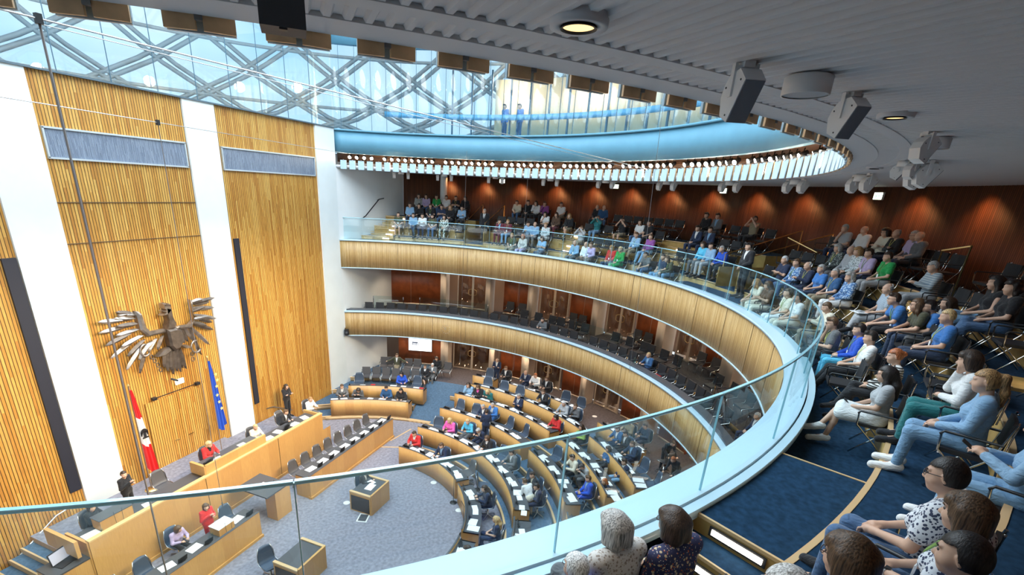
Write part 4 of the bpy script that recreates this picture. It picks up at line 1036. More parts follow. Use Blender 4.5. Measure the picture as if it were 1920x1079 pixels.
def rotz(a): c, s = math.cos(a), math.sin(a); return np.array([[c, -s, 0], [s, c, 0], [0, 0, 1]])
def rotx(a): c, s = math.cos(a), math.sin(a); return np.array([[1, 0, 0], [0, c, -s], [0, s, c]])
def V3(*a): return np.array(a, float)
POSES = {}
def pose(name, sit=True, lean=0., arms='lap', legs='fwd', yaw=0., nod=.26, twist=0., side=0.):
    """person faces +Y, origin on the floor under the pelvis"""
    J = {}
    if sit: J['pel'] = V3(0, -.02, .55)
    else: J['pel'] = V3(0, 0, .96)
    B = rotz(twist) @ rotx(-lean)
    if side: c, s = math.cos(side), math.sin(side); B = B @ np.array([[c, 0, s], [0, 1, 0], [-s, 0, c]])
    J['B'] = B; T = lambda x, y, z: J['pel'] + B @ V3(x, y, z)
    J['chest'] = T(0, -.01, .32); J['neck'] = T(0, .0, .53)
    for s, k in ((-1, 'L'), (1, 'R')): J['sh'+k] = T(s*.17, -.01, .46)
    H = B @ rotz(yaw) @ rotx(-nod + (lean*.6)); J['H'] = H; J['head'] = T(0, .025, .60) + H @ V3(0, .02, .055)
    sh = lambda k: J['sh'+k]
    for s, k in ((-1, 'L'), (1, 'R')):
        S_ = sh(k)
        if arms == 'lap': el = S_+B @ V3(s*.055, .06, -.27); wr = J['pel']+V3(s*.07, .27, .10)
        elif arms == 'cross': el = S_+B @ V3(s*.05, .09, -.26); wr = J['chest']+B @ V3(-s*.09, .19+.03*(s > 0), -.06)
        elif arms == 'chin' and k == 'R': el = S_+B @ V3(.02, .17, -.21); wr = J['head']+H @ V3(.045, .09, -.15)
        elif arms == 'chin': el = S_+B @ V3(s*.05, .09, -.26); wr = J['pel']+V3(.08, .24, .14)
        elif arms == 'desk': el = S_+B @ V3(s*.09, .14, -.22); wr = J['pel']+V3(s*.12, .40, .26)
        elif arms == 'knees': el = S_+B @ V3(s*.06, .16, -.2); wr = V3(s*.03, .50, .62)
        elif arms == 'phone': el = S_+B @ V3(s*.06, .12, -.24); wr = J['pel']+V3(s*.05, .34, .28)
        elif arms == 'raise' and k == 'L': el = S_+B @ V3(s*.1, .19, -.06); wr = J['head']+V3(s*.04, .16, -.01)
        elif arms == 'raise': el = S_+B @ V3(.1, .19, -.06); wr = J['head']+V3(.04, .16, -.01)
        elif arms == 'hang': el = S_+B @ V3(s*.06, -.02, -.29); wr = el+V3(s*.0, .05, -.26)
        elif arms == 'wide': el = S_+B @ V3(s*.20, -.02, -.14); wr = el+V3(s*.2, .06, -.05)
        elif arms == 'front': el = S_+B @ V3(s*.07, .02, -.28); wr = J['pel']+V3(s*.035, .2, .02)
        elif arms == 'sign': el = S_+B @ V3(s*.07, .04, -.27); wr = J['chest']+B @ V3(s*.06, .28, -.02+.1*(s > 0))
        elif arms == 'down': el = S_+B @ V3(s*.05, .16, -.22); wr = S_+V3(s*.02, .34, -.42)
        J['el'+k] = el; J['wr'+k] = wr
    for s, k in ((-1, 'L'), (1, 'R')):
        hp_ = J['pel']+V3(s*.09, 0, -.02); J['hip'+k] = hp_
        if not sit: kn = V3(s*.10, .02, .50); an = V3(s*.11, -.02, .09); to = V3(s*.13, .13, .035)
        elif legs == 'fwd': kn = V3(s*.12, .43, .52); an = V3(s*.12, .45, .09); to = V3(s*.14, .60, .035)
        elif legs == 'out': kn = V3(s*.13, .43, .5); an = V3(s*.12, .62, .1); to = V3(s*.14, .77, .05)
        elif legs == 'cross':
            if k == 'R': kn = V3(.02, .42, .60); an = V3(-.16, .60, .28); to = V3(-.2, .74, .22)
            else: kn = V3(-.08, .43, .5); an = V3(-.1, .5, .09); to = V3(-.12, .65, .035)
        elif legs == 'under': kn = V3(s*.11, .42, .52); an = V3(s*.10, .26, .1); to = V3(s*.11, .38, .03)
        J['kn'+k] = kn; J['an'+k] = an; J['to'+k] = to
    POSES[name] = J; return J
pose('lap'); pose('cross', arms='cross', lean=-.05); pose('chin', arms='chin', lean=.12); pose('knees', arms='knees', lean=.38, nod=.0)
pose('legx', arms='lap', legs='cross'); pose('legxchin', arms='chin', legs='cross', lean=.1, yaw=.2); pose('out', arms='lap', legs='out', lean=-.1); pose('lapu', legs='under')
pose('desk', arms='desk', legs='under', lean=.12, nod=.3); pose('desk2', arms='desk', legs='under', lean=.22, nod=.2, yaw=.4); pose('desk3', arms='desk', legs='under', lean=.05, yaw=-.5)
pose('lean', arms='desk', legs='under', lean=.55, nod=.5, side=-.15); pose('wide', arms='wide', legs='cross', lean=-.12)
pose('phone', arms='phone', nod=.45, lean=.05); pose('raise', arms='raise', nod=0); pose('yawL', arms='lap', yaw=.6); pose('yawR', arms='cross', yaw=-.55)
pose('stand', sit=False, arms='front'); pose('standx', sit=False, arms='cross'); pose('standh', sit=False, arms='hang'); pose('sign', sit=False, arms='sign', yaw=-.5, nod=.1)
pose('bend', sit=False, arms='down', lean=.6, nod=.3)

SK = {}
def skin(i):
    cols = [(.62, .38, .27), (.70, .45, .33), (.55, .32, .22), (.42, .24, .16)]
    return mat('skin_%d' % i, cols[i], .5)
def face_prims(J, fine=True):
    H, c = J['H'], J['head']; h = lambda x, y, z: c + H @ V3(x, y, z)
    P = [('e', c, (.076, .092, .105)), ('c', h(0, .03, -.05), h(0, .045, -.075), .055, .045, .03), ('c', h(0, .075, .01), h(0, .105, -.022), .012, .016, .012)]
    for s in (-1, 1):
        P.append(('c', h(s*.03, .068, -.035), h(s*.045, .045, -.03), .026, .03, .03))
        P.append(('c', h(s*.079, -.005, .015), h(s*.082, -.012, -.025), .012, .010, .008))
        P.append(('c', h(s*.015, .083, .032), h(s*.045, .073, .034), .010, .008, .015))
    P.append(('c', h(-.016, .090, -.055), h(.016, .090, -.055), .008, .008, .008)); P.append(('c', h(-.012, .086, -.067), h(.012, .086, -.067), .009, .009, .008))
    P.append(('e', h(0, .068, -.088), (.028, .024, .02)))
    return P
def hand_prims(J, k, s):
    wr, el = J['wr'+k], J['el'+k]; d = (wr-el)/np.linalg.norm(wr-el)
    up = V3(0, 0, 1) if abs(d[2]) < .9 else V3(0, 1, 0); sd = np.cross(d, up); sd /= np.linalg.norm(sd); nn = np.cross(sd, d)
    P = [('c', wr, wr+d*.05, .026, .034, .02), ('c', wr+d*.05-sd*.018, wr+d*.07+sd*.02, .022, .02, .015)]
    for i, L in enumerate((.062, .075, .07, .055)):
        b0 = wr+d*.075+sd*(-.031+.021*i); b1 = b0+d*L*.55-nn*L*.25; b2 = b1+d*L*.2-nn*L*.4
        P += [('c', b0, b1, .0095, .0085, .006), ('c', b1, b2, .0085, .0075, .006)]
    t0 = wr+d*.025-sd*s*.03; P += [('c', t0, t0+d*.035-sd*s*.03, .013, .011, .008), ('c', t0+d*.035-sd*s*.03, t0+d*.07-sd*s*.025-nn*.01, .011, .009, .006)]
    return P
def torso(J, g=0., fem=False):
    B, p = J['B'], J['pel']; T = lambda x, y, z: p + B @ V3(x, y, z)
    P = [('c', p+V3(-.07, -.01, 0), p+V3(.07, -.01, 0), .115+g, .115+g, .05), ('c', T(-.045, 0, .12), T(.045, 0, .12), .105+g, .105+g, .06),
         ('c', T(-.075, -.005, .26), T(.075, -.005, .26), .10+g, .10+g, .06), ('c', T(-.09, -.005, .36), T(.09, -.005, .36), .095+g, .095+g, .06),
         ('c', J['shL'], J['shR'], .06+g, .06+g, .05)]
    if fem: P += [('e', T(-.07, .085, .30), (.06+g, .055+g, .06+g)), ('e', T(.07, .085, .30), (.06+g, .055+g, .06+g))]
    return P
def body_mesh(nm, h, fem, thin=1.0):
    J = POSES[nm]; P = torso(J, -.01, fem)
    P += [('c', J['neck']-J['B'] @ V3(0, 0, .05), J['head']+J['H'] @ V3(0, -.02, -.06), .055, .048, .03)]
    for s, k in ((-1, 'L'), (1, 'R')):
        P += [('c', J['sh'+k], J['el'+k], .05, .038, .03), ('c', J['el'+k], J['wr'+k], .038, .025, .02)]
        P += [('c', J['hip'+k], J['kn'+k], .082, .055, .04), ('c', J['kn'+k], (J['kn'+k]*.6+J['an'+k]*.4)+V3(0, -.008, 0), .05, .045, .02), ('c', (J['kn'+k]*.6+J['an'+k]*.4)+V3(0, -.008, 0), J['an'+k], .045, .033, .02), ('c', J['an'+k], J['to'+k], .035, .03, .02)]
        P += hand_prims(J, k, s)
    P += face_prims(J)
    rf = None
    hd = J['head']
    rf = [(hd-.13, hd+.13, h*.55)]
    if h < .013: rf += [(J['wr'+k]-.02-V3(.1, .1, .1)*.8, J['wr'+k]+V3(.1, .1, .1), h*.6) for k in 'LR']
    return sdf_mesh(P, h, .03, refine=rf)
def top_mesh(nm, h, fem, sleeve, g=.012, long=False):
    J = POSES[nm]; P = torso(J, g, fem)
    for k in 'LR':
        S_, E_, W_ = J['sh'+k], J['el'+k], J['wr'+k]
        P.append(('c', S_, E_ if sleeve else S_+(E_-S_)*.62, .058+g*.8, .046+g*.8 if sleeve else .056+g, .03))
        if sleeve == 1: P.append(('c', E_, E_+(W_-E_)*.93, .045+g*.8, .034+g*.6, .02))
    if sleeve < 0: P = torso(J, g, fem)
    B, n_ = J['B'], J['neck']; bz = B @ V3(0, 0, 1); by = B @ V3(0, 1, 0)
    def cut(x, y, z):     # neck opening + hem
        d = np.sqrt((x-n_[0]-by[0]*.03)**2+(y-n_[1]-by[1]*.03)**2+(z-n_[2]-by[2]*.03)**2)
        return .062-d
    return sdf_mesh(P, h, .035, cut)
def shirtfront_mesh(nm, h, tie=False):
    J = POSES[nm]; g = .0235 if not tie else .027; P = torso(J, g, False); B, c, n_ = J['B'], J['chest'], J['neck']
    bx, by, bz = B @ V3(1, 0, 0), B @ V3(0, 1, 0), B @ V3(0, 0, 1); p0 = n_-bz*.30
    def cut(x, y, z):
        u = (x-p0[0])*bx[0]+(y-p0[1])*bx[1]+(z-p0[2])*bx[2]; v = (x-p0[0])*by[0]+(y-p0[1])*by[1]+(z-p0[2])*by[2]; w_ = (x-p0[0])*bz[0]+(y-p0[1])*bz[1]+(z-p0[2])*bz[2]
        wd = (.018+w_*.2) if not tie else (.028-w_*.05)
        return np.maximum(np.maximum(np.abs(u)-wd, -v+.02), np.maximum(-w_, w_-.315))
    return sdf_mesh(P, h, .035, cut)
def bottom_mesh(nm, h, kind):
    J = POSES[nm]; p = J['pel']; g = .008
    P = [('c', p+V3(-.07, -.01, 0), p+V3(.07, -.01, 0), .117+g, .117+g, .05), ('c', p+V3(-.06, 0, .06), p+V3(.06, 0, .06), .105+g, .105+g, .05)]
    for k in 'LR':
        H_, K_, A_ = J['hip'+k], J['kn'+k], J['an'+k]
        if kind == 'skirt': P.append(('c', H_, H_+(K_-H_)*.92, .10, .095, .12))
        elif kind == 'shorts': P.append(('c', H_, H_+(K_-H_)*.85, .095, .082, .03))
        else: P += [('c', H_, K_, .092, .07, .04), ('c', K_, A_+(K_-A_)*.06, .068, .058 if kind == 'wide' else .05, .03)]
    return sdf_mesh(P, h, .04)
def shoe_mesh(nm, h, k):
    J = POSES[nm]; a, t = J['an'+k], J['to'+k]; d = t-a; d[2] = min(0, d[2]); d /= np.linalg.norm(d)
    return sdf_mesh([('c', a-d*.04-V3(0, 0, .035), t+d*.05, .048, .042, .02), ('c', a-V3(0, 0, .01), a+d*.07-V3(0, 0, .025), .052, .046, .02), ('c', a-d*.04-V3(0, 0, .05), t+d*.05-V3(0, 0, .01), .038, .036, .01)], h, .02)
def hair_mesh(nm, style, h):
    J = POSES[nm]; H, c = J['H'], J['head']; f = lambda x, y, z: c + H @ V3(x, y, z)
    g = {'buzz': .006, 'short': .014, 'mens': .017, 'bald': .007}.get(style, .017)
    P = [('e', c+H @ V3(0, -.008, .008), (.078+g, .092+g, .106+g))]
    top = {'mens': [('c', f(-.03, .06, .10), f(.035, .055, .10), .03, .03, .03)]}.get(style, [])
    P += top
    if style in ('long', 'longw'):
        for s in (-1, 1):
            P += [('c', f(s*.065, -.02, .02), f(s*.085, .0, -.12), .035, .035, .03), ('c', f(s*.085, .0, -.12), J['neck']+J['B'] @ V3(s*.085, .045, -.09), .035, .028, .03)]
        P += [('c', f(0, -.07, 0), J['neck']+J['B'] @ V3(0, -.085, -.02), .075, .07, .05), ('c', J['neck']+J['B'] @ V3(-.04, -.095, -.02), J['neck']+J['B'] @ V3(-.04, -.115, -.2), .06, .04, .04), ('c', J['neck']+J['B'] @ V3(.04, -.095, -.02), J['neck']+J['B'] @ V3(.04, -.115, -.2), .06, .04, .04)]
    if style == 'bob':
        for s in (-1, 1): P += [('c', f(s*.07, -.01, .03), f(s*.078, .005, -.085), .036, .036, .03)]
        P += [('c', f(-.04, -.06, 0), f(-.045, -.055, -.10), .06, .05, .04), ('c', f(.04, -.06, 0), f(.045, -.055, -.10), .06, .05, .04), ('c', f(-.04, .058, .078), f(.04, .058, .078), .02, .02, .05)]
    if style == 'curly':
        for t in range(18):
            a = t*2.4; z_ = .1-.012*t; r_ = .075
            P.append(('e', f(r_*math.cos(a), -.02+r_*math.sin(a)*.9, z_), (.045, .045, .045)))
    if style == 'pony':
        P += [('c', f(0, -.09, .05), f(0, -.14, .03), .03, .04, .02), ('c', f(0, -.14, .03), f(0, -.14, -.12), .04, .035, .03), ('c', f(0, -.14, -.12), f(.01, -.12, -.26), .035, .015, .03)]
    if style == 'bun': P += [('e', f(0, -.115, .02), (.045, .045, .045))]
    Hi = H.T; line = {'bald': .0, 'buzz': .03}.get(style, .035)
    def cut(x, y, z):
        u, v, w_ = [Hi[i, 0]*(x-c[0])+Hi[i, 1]*(y-c[1])+Hi[i, 2]*(z-c[2]) for i in range(3)]
        # open face: in front of the ears and below the hairline
        fy = .012 if style in ('long', 'longw', 'bob', 'curly') else -.004
        zt = .062 if style not in ('bob', 'longw') else .05
        face = np.minimum(np.minimum(v-fy-np.maximum(0, w_-.02)*.2, zt-w_), .066-np.abs(u)+(0 if style in ('long', 'longw', 'bob') else .05))
        r_ = face
        if style not in ('long', 'longw', 'pony', 'curly'): r_ = np.maximum(r_, ((-.04 if style != 'bob' else -.15)+v*.35)-w_)   # nape
        if style == 'bald': r_ = np.maximum(r_, np.minimum(w_-.045, v+.075)*1.0)
        return r_
    return sdf_mesh(P, h, .025, cut)
MC = {}
def cached(key, fn, m_):
    if key not in MC: MC[key] = to_mesh(key[0], fn(), m_)
    return MC[key]
def part(name, me, root, m_):
    o = link(name, me, root)
    if m_ is not None: o.material_slots[0].link = 'OBJECT'; o.material_slots[0].material = m_
    return o
def mat_cloth(key, c):
    if key in _mc: return _mc[key]
    m_ = mat(key, c, .82, sheen=.2, spec=.3); t = m_.node_tree; b = t.nodes['Principled BSDF']
    tc = node(t, 'ShaderNodeTexCoord'); mp = node(t, 'ShaderNodeMapping'); mp.inputs['Scale'].default_value = (9, 9, 22); mp.inputs['Rotation'].default_value = (.3, .5, .2)
    n = node(t, 'ShaderNodeTexNoise'); n.inputs['Scale'].default_value = 1; n.inputs['Detail'].default_value = 4; n.inputs['Distortion'].default_value = 1.2
    t.links.new(tc.outputs['Object'], mp.inputs[0]); t.links.new(mp.outputs[0], n.inputs['Vector'])
    bp = node(t, 'ShaderNodeBump'); bp.inputs['Strength'].default_value = .8; bp.inputs['Distance'].default_value = .03; t.links.new(n.outputs['Fac'], bp.inputs['Height']); t.links.new(bp.outputs[0], b.inputs['Normal'])
    return m_
def cm(c, kind='cloth'):
    key = 'cloth_%02d%02d%02d' % tuple(int(99*x) for x in c); return mat_cloth(key, c)
HAIRC = {'k': (.018, .013, .012), 'd': (.035, .02, .013), 'b': (.085, .045, .022), 'l': (.30, .17, .07), 'y': (.48, .33, .16), 'g': (.30, .29, .28), 'w': (.62, .61, .60), 'r': (.30, .09, .03)}
def mat_hair(k):
    key = 'hair_'+k
    if key in _mc: return _mc[key]
    m_ = bpy.data.materials.new(key); m_.use_nodes = True; t = m_.node_tree; b = t.nodes['Principled BSDF']; c = HAIRC[k]
    tc = node(t, 'ShaderNodeTexCoord'); mp = node(t, 'ShaderNodeMapping'); mp.inputs['Scale'].default_value = (75, 75, 7); n = node(t, 'ShaderNodeTexNoise'); n.inputs['Scale'].default_value = 1.6; n.inputs['Detail'].default_value = 3
    t.links.new(tc.outputs['Object'], mp.inputs[0]); t.links.new(mp.outputs[0], n.inputs['Vector'])
    r = node(t, 'ShaderNodeValToRGB'); r.color_ramp.elements[0].position = .35; r.color_ramp.elements[1].position = .65; r.color_ramp.elements[0].color = (*[x*.4 for x in c], 1); r.color_ramp.elements[1].color = (*[min(1, x*2.1) for x in c], 1)
    t.links.new(n.outputs['Fac'], r.inputs[0]); t.links.new(r.outputs[0], b.inputs['Base Color']); b.inputs['Roughness'].default_value = .45
    bp = node(t, 'ShaderNodeBump'); bp.inputs['Strength'].default_value = .6; bp.inputs['Distance'].default_value = .006; t.links.new(n.outputs['Fac'], bp.inputs['Height']); t.links.new(bp.outputs[0], b.inputs['Normal'])
    _mc[key] = m_; return m_
def mat_pattern(key, base, cols, scale=30, kind='spots', th=.35):
    if key in _mc: return _mc[key]
    m_ = bpy.data.materials.new(key); m_.use_nodes = True; t = m_.node_tree; b = t.nodes['Principled BSDF']; b.inputs['Roughness'].default_value = .8
    tc = node(t, 'ShaderNodeTexCoord'); prev = None
    col = (*base, 1)
    for i, c in enumerate(cols):
        if kind == 'stripes':
            w_ = node(t, 'ShaderNodeTexWave', bands_direction='Z'); w_.inputs['Scale'].default_value = scale; t.links.new(tc.outputs['Object'], w_.inputs[0]); f = math_n(t, 'GREATER_THAN', w_.outputs['Fac'], th+.15*i)
        elif kind == 'check':
            f1 = node(t, 'ShaderNodeTexWave', bands_direction='Z'); f2 = node(t, 'ShaderNodeTexWave', bands_direction='X')
            for q in (f1, f2): q.inputs['Scale'].default_value = scale; t.links.new(tc.outputs['Object'], q.inputs[0])
            f = math_n(t, 'GREATER_THAN', math_n(t, 'MAXIMUM', f1.outputs['Fac'], f2.outputs['Fac']), .8)
        else:
            v = node(t, 'ShaderNodeTexVoronoi'); v.inputs['Scale'].default_value = scale*(1+.45*i); v.inputs['Randomness'].default_value = 1
            mp = node(t, 'ShaderNodeMapping'); mp.inputs['Location'].default_value = (3.1*i, 1.7*i, .4*i); t.links.new(tc.outputs['Object'], mp.inputs[0]); t.links.new(mp.outputs[0], v.inputs['Vector'])
            f = math_n(t, 'LESS_THAN', v.outputs['Distance'], th/(1+.25*i))
        mx = node(t, 'ShaderNodeMix', data_type='RGBA'); t.links.new(f, mx.inputs[0]); mx.inputs[7].default_value = (*c, 1)
        if prev is None: mx.inputs[6].default_value = col
        else: t.links.new(prev, mx.inputs[6])
        prev = mx.outputs[2]
    t.links.new(prev, b.inputs['Base Color']); _mc[key] = m_; return m_
COLS = {'wh': (.80, .80, .80), 'cr': (.75, .68, .55), 'bk': (.018, .018, .022), 'nv': (.02, .032, .075), 'gy': (.14, .145, .155), 'lg': (.42, .43, .45), 'lb': (.25, .42, .62), 'bl': (.05, .19, .52), 'rb': (.02, .09, .55),
        'cy': (.10, .48, .72), 'tl': (.02, .17, .18), 'gn': (.02, .33, .08), 'ol': (.075, .075, .045), 'rd': (.62, .03, .03), 'pk': (.75, .12, .42), 'pu': (.25, .07, .28), 'li': (.50, .40, .62), 'bd': (.15, .03, .045),
        'br': (.12, .07, .045), 'kh': (.28, .23, .15), 'jn': (.07, .14, .27), 'dj': (.03, .05, .10), 'lj': (.20, .36, .55), 'lm': (.30, .48, .10), 'db': (.03, .10, .24), 'ye': (.7, .6, .1)}
def getm(c):
    P_ = {'*fl': lambda: mat_pattern('floral_navy', (.03, .035, .10), [(.62, .50, .30), (.55, .14, .05), (.7, .66, .6)], 26, th=.28),
          '*lc': lambda: mat_pattern('lace_white', (.62, .60, .58), [(.30, .25, .22), (.42, .36, .30)], 38, th=.34),
          '*dt': lambda: mat_pattern('dots_white', (.72, .74, .78), [(.04, .05, .10)], 48, th=.42),
          '*bf': lambda: mat_pattern('floral_blue', (.10, .22, .45), [(.5, .62, .75), (.02, .05, .16)], 24, th=.42),
          '*wf': lambda: mat_pattern('floral_white', (.66, .70, .72), [(.12, .18, .16), (.35, .42, .5)], 24, th=.36),
          '*bw': lambda: mat_pattern('leaf_black_white', (.75, .75, .70), [(.015, .015, .02), (.10, .16, .06)], 14, th=.45),
          '*st': lambda: mat_pattern('stripes_bw', (.70, .70, .68), [(.03, .03, .03)], 9, 'stripes', .5),
          '*gs': lambda: mat_pattern('stripes_grey', (.42, .46, .48), [(.22, .28, .34)], 7, 'stripes', .55),
          '*ck': lambda: mat_pattern('check_blue', (.62, .68, .72), [(.10, .18, .30)], 14, 'check'),
          '*df': lambda: mat_pattern('floral_dark', (.04, .06, .06), [(.3, .34, .3), (.18, .10, .12)], 26, th=.36)}
    return P_[c]() if c[0] == '*' else cm(COLS[c])
white_shirt = cm((.80, .80, .80))
lany = [mat('lanyard_yellow', (.62, .62, .18), .6), mat('lanyard_green', (.25, .40, .10), .6)]
def person(loc, rz, pz, hair, hc, top, bot, label, group=None, sl=1, fem=False, res=.024, suit=False, tie=None, shoe='bk', sk=0, extras='', scale=1.0, bk_='long', headpos=None):
    """top/bot/shoe colour keys; sl 1 long 0 short -1 none; headpos overrides loc so the head centre lands there"""
    J = POSES[pz]
    e = empty('person', (0, 0, 0), rz, label=label, cat='person', group=group)
    if headpos is not None:
        h = J['head']*scale; c, s = math.cos(rz), math.sin(rz)
        e.location = (headpos[0]-(c*h[0]-s*h[1]), headpos[1]-(s*h[0]+c*h[1]), headpos[2]-h[2])
    else: e.location = loc
    e.scale = (scale,)*3
    body = part('body', cached(('body', pz, res, fem), lambda: body_mesh(pz, res, fem), skin(0)), e, skin(sk))
    part('shirt' if not suit else 'jacket', cached(('top', pz, res, fem, sl), lambda: top_mesh(pz, res*.9, fem, sl, .020 if suit else .012), white), e, getm(top))
    part({'long': 'trousers', 'wide': 'trousers'}.get(bk_, bk_), cached(('bottom', pz, res, bk_), lambda: bottom_mesh(pz, res*.9, bk_), white), e, getm(bot))
    for k in 'LR': part('shoe', cached(('shoe', pz, res, k), lambda: shoe_mesh(pz, min(res*.7, .014), k), dark), e, cm(COLS[shoe]))
    if hair != 'none': part('hair', cached(('hair', pz, hair, res), lambda: hair_mesh(pz, hair, min(.013, res*.75)), dark), e, mat_hair(hc))
    if suit:
        part('shirt_front', cached(('front', pz, res), lambda: shirtfront_mesh(pz, min(.012, res*.6)), white), e, cm(COLS[suit] if isinstance(suit, str) else (.80, .80, .80)))
        if tie: part('tie', cached(('tie', pz, res), lambda: shirtfront_mesh(pz, min(.012, res*.6), True), white), e, cm(COLS[tie]))
    H, c, B, n_ = J['H'], J['head'], J['B'], J['neck']
    if 'l' in extras:
        b = MB(); T = lambda x, y, z: tuple(J['pel']+B @ V3(x, y, z)); yy = .145 if fem else .125
        b.tube([T(-.07, .02, .50), T(-.055, .09, .45), T(-.02, yy, .33), T(0, yy+.005, .22), T(.02, yy, .33), T(.055, .09, .45), T(.07, .02, .50)], .006, 5); b.build('lanyard', [lany[len(label) % 2]], e)
        b = MB(); p = T(0, yy+.012, .17); b.box(p, (.06, .006, .085)); b.build('badge', [paper], e)
    if 'g' in extras:
        b = MB()
        for s in (-1, 1):
            b.tube([tuple(c+H @ V3(s*.032+.024*math.cos(t), .098, .012+.019*math.sin(t))) for t in np.linspace(0, 2*PI, 13)[:-1]], .0028, 4, closed=True)
            b.tube([tuple(c+H @ V3(s*.056, .096, .016)), tuple(c+H @ V3(s*.084, .03, .016)), tuple(c+H @ V3(s*.086, -.02, .008))], .0026, 4)
        b.tube([tuple(c+H @ V3(-.009, .1, .014)), tuple(c+H @ V3(.009, .1, .014))], .0026, 4); b.build('glasses', [mat('glasses_frame', (.10, .09, .09), .3, .5)], e)
    if res < .013:
        for s in (-1, 1):
            b = MB(); p = c+H @ V3(s*.031, .0795, .012); b.lathe([(0, .011), (.008, .0085), (.0115, 0), (.008, -.0085), (0, -.011)], c=tuple(p), n=10); b.build('eye', [mat('eye_dark', (.12, .10, .09), .2)], e)
            b = MB(); b.tube([tuple(c+H @ V3(s*.016, .092, .036)), tuple(c+H @ V3(s*.034, .091, .041)), tuple(c+H @ V3(s*.05, .078, .036))], .004, 5); b.build('eyebrow', [mat_hair(hc if hc != 'w' else 'g')], e)
        b = MB(); b.tube([tuple(c+H @ V3(-.022, .092, -.062)), tuple(c+H @ V3(0, .099, -.060)), tuple(c+H @ V3(.022, .092, -.062))], [.003, .006, .003], 6); b.build('lips', [mat('lips', (.45, .17, .14), .4)], e)
    if 'b' in extras: # beard
        part('beard', cached(('beard', pz), lambda: sdf_mesh([('c', c+H @ V3(-.045, .045, -.06), c+H @ V3(0, .07, -.1), .032, .036), ('c', c+H @ V3(.045, .045, -.06), c+H @ V3(0, .07, -.1), .032, .036)], .01, .02), dark), e, mat_hair(hc))
    if 'w' in extras:
        b = MB(); w_ = J['wrL']; d = J['elL']-w_; d /= np.linalg.norm(d); b.tube([tuple(w_+d*.01), tuple(w_+d*.035)], .034, 10); b.box(tuple(w_+d*.02+V3(0, 0, .03)), (.035, .03, .02), mi=1); b.build('watch', [paper, dark], e)
    if 'p' in extras:
        m2 = (J['wrL']+J['wrR'])/2; b = MB(); b.box((0, 0, 0), (.075, .15, .01)); o = b.build('phone', [dark], None)
        R_ = Matrix.Translation(e.location) @ Matrix.Rotation(rz, 4, 'Z') @ Matrix.Scale(scale, 4) @ Matrix.Translation(tuple(m2+V3(0, .1, .02))) @ Matrix.Rotation(.6, 4, 'X'); o.matrix_world = R_
        tag(o, 'dark phone held by the '+label[label.index(' ')+1:] if label.startswith('person') else 'dark phone in the hands of '+label, 'phone')
        if len(o['label'].split()) > 16: o['label'] = ' '.join(o['label'].split()[:16])
    return e
# ================================================================ upper gallery visitors
ROWR = [13.5, 14.55, 15.45, 16.35]; ROWZ = [8.55, 9.15, 9.66, 10.17]
occ = []      # (row, angle) taken
def gal(px, py, row, pz, hair, hc, top, bot, label, seat=True, **kw):
    dist = 0
    r = ROWR[row]; z = ROWZ[row]; P0 = onr2(px, py, r, z+1.2); a = ang(P0)
    if row == 0 and any(p0 <= a <= p1 for p0, p1 in PLAT): z = 8.95
    J = POSES[pz]
    if kw.pop('nearp', False) or (px > 1540 and row < 2 and py > 530):
        P0 = atz(px, py, z+J['head'][2]*kw.get('scale', 1)); a = ang(P0); r = min(max(math.hypot(P0[0], P0[1]), ROWR[row]-.2), ROWR[row]+.6)
    sc = kw.get('scale', 1.0)
    hp_ = (*pc(r, a)[:2], z+J['head'][2]*sc)
    d = math.dist(hp_, CAMP); kw.setdefault('res', .009 if d < 6 else (.014 if d < 11 else .024))
    rz = math.radians(a+90)+kw.pop('turn', 0)
    e = person(None, rz, pz, hair, hc, top, bot, label, headpos=hp_, **kw)
    if seat:
        occ.append((row, a)); L = Vector(e.location)
        back = Vector((math.sin(rz), -math.cos(rz), 0))*.02
        place_chair('g', (L.x+back.x, L.y+back.y, z), rz, 'black folding chair with chrome frame under the '+label, None)['label'] = ' '.join(('black chrome framed chair under the '+label).split()[:14])
    return e
G = gal
G(785, 364.5, 3, 'lap', 'long', 'd', '*st', 'bk', 'woman in black and white striped top, back row left end', fem=True)
G(799, 365.5, 3, 'lap', 'long', 'd', 'li', 'db', 'long haired woman in pale lilac shirt, back row left', fem=True)
G(818.5, 363.5, 3, 'lap', 'mens', 'd', 'gn', 'jn', 'man in grey green polo before the white column', extras='l', sl=0)
G(837, 365, 3, 'lap', 'mens', 'd', 'wh', 'gy', 'man in white t-shirt just right of the white column', sl=0)
G(854.6, 369.7, 3, 'cross', 'mens', 'k', 'bk', 'gy', 'man in black t-shirt with arms crossed, back row by the column', sl=0, extras='l')
G(872, 370, 3, 'lap', 'long', 'k', 'bk', 'bk', 'dark haired visitor in black jacket at the end of the left back row', fem=True)
G(768.5, 381, 2, 'lap', 'mens', 'd', 'lb', 'dj', 'man with glasses in light blue shirt, second row left end', extras='g')
G(785.8, 392, 2, 'chin', 'long', 'k', 'bk', 'bk', 'dark haired woman in black with hands at her chin, second row left', fem=True)
G(807, 386, 2, 'lap', 'mens', 'b', 'bk', 'dj', 'man in black t-shirt with lanyard, middle of the left block', sl=0, extras='l')
G(828, 383, 2, 'cross', 'mens', 'k', 'nv', 'jn', 'broad man in dark t-shirt and jeans with crossed arms, left block', sl=0)
G(844, 389.5, 2, 'lap', 'long', 'l', 'bk', 'bk', 'blonde woman in black dress in the left block', fem=True)
G(866, 389.5, 2, 'cross', 'bun', 'k', 'lb', 'bk', 'woman in pale blue blouse with arms crossed, right end of left block', fem=True)
G(746.6, 402, 1, 'lap', 'short', 'k', 'ol', 'lg', 'person in cap, olive t-shirt and grey shorts, leftmost in front', sl=0, extras='l', bk_='shorts')
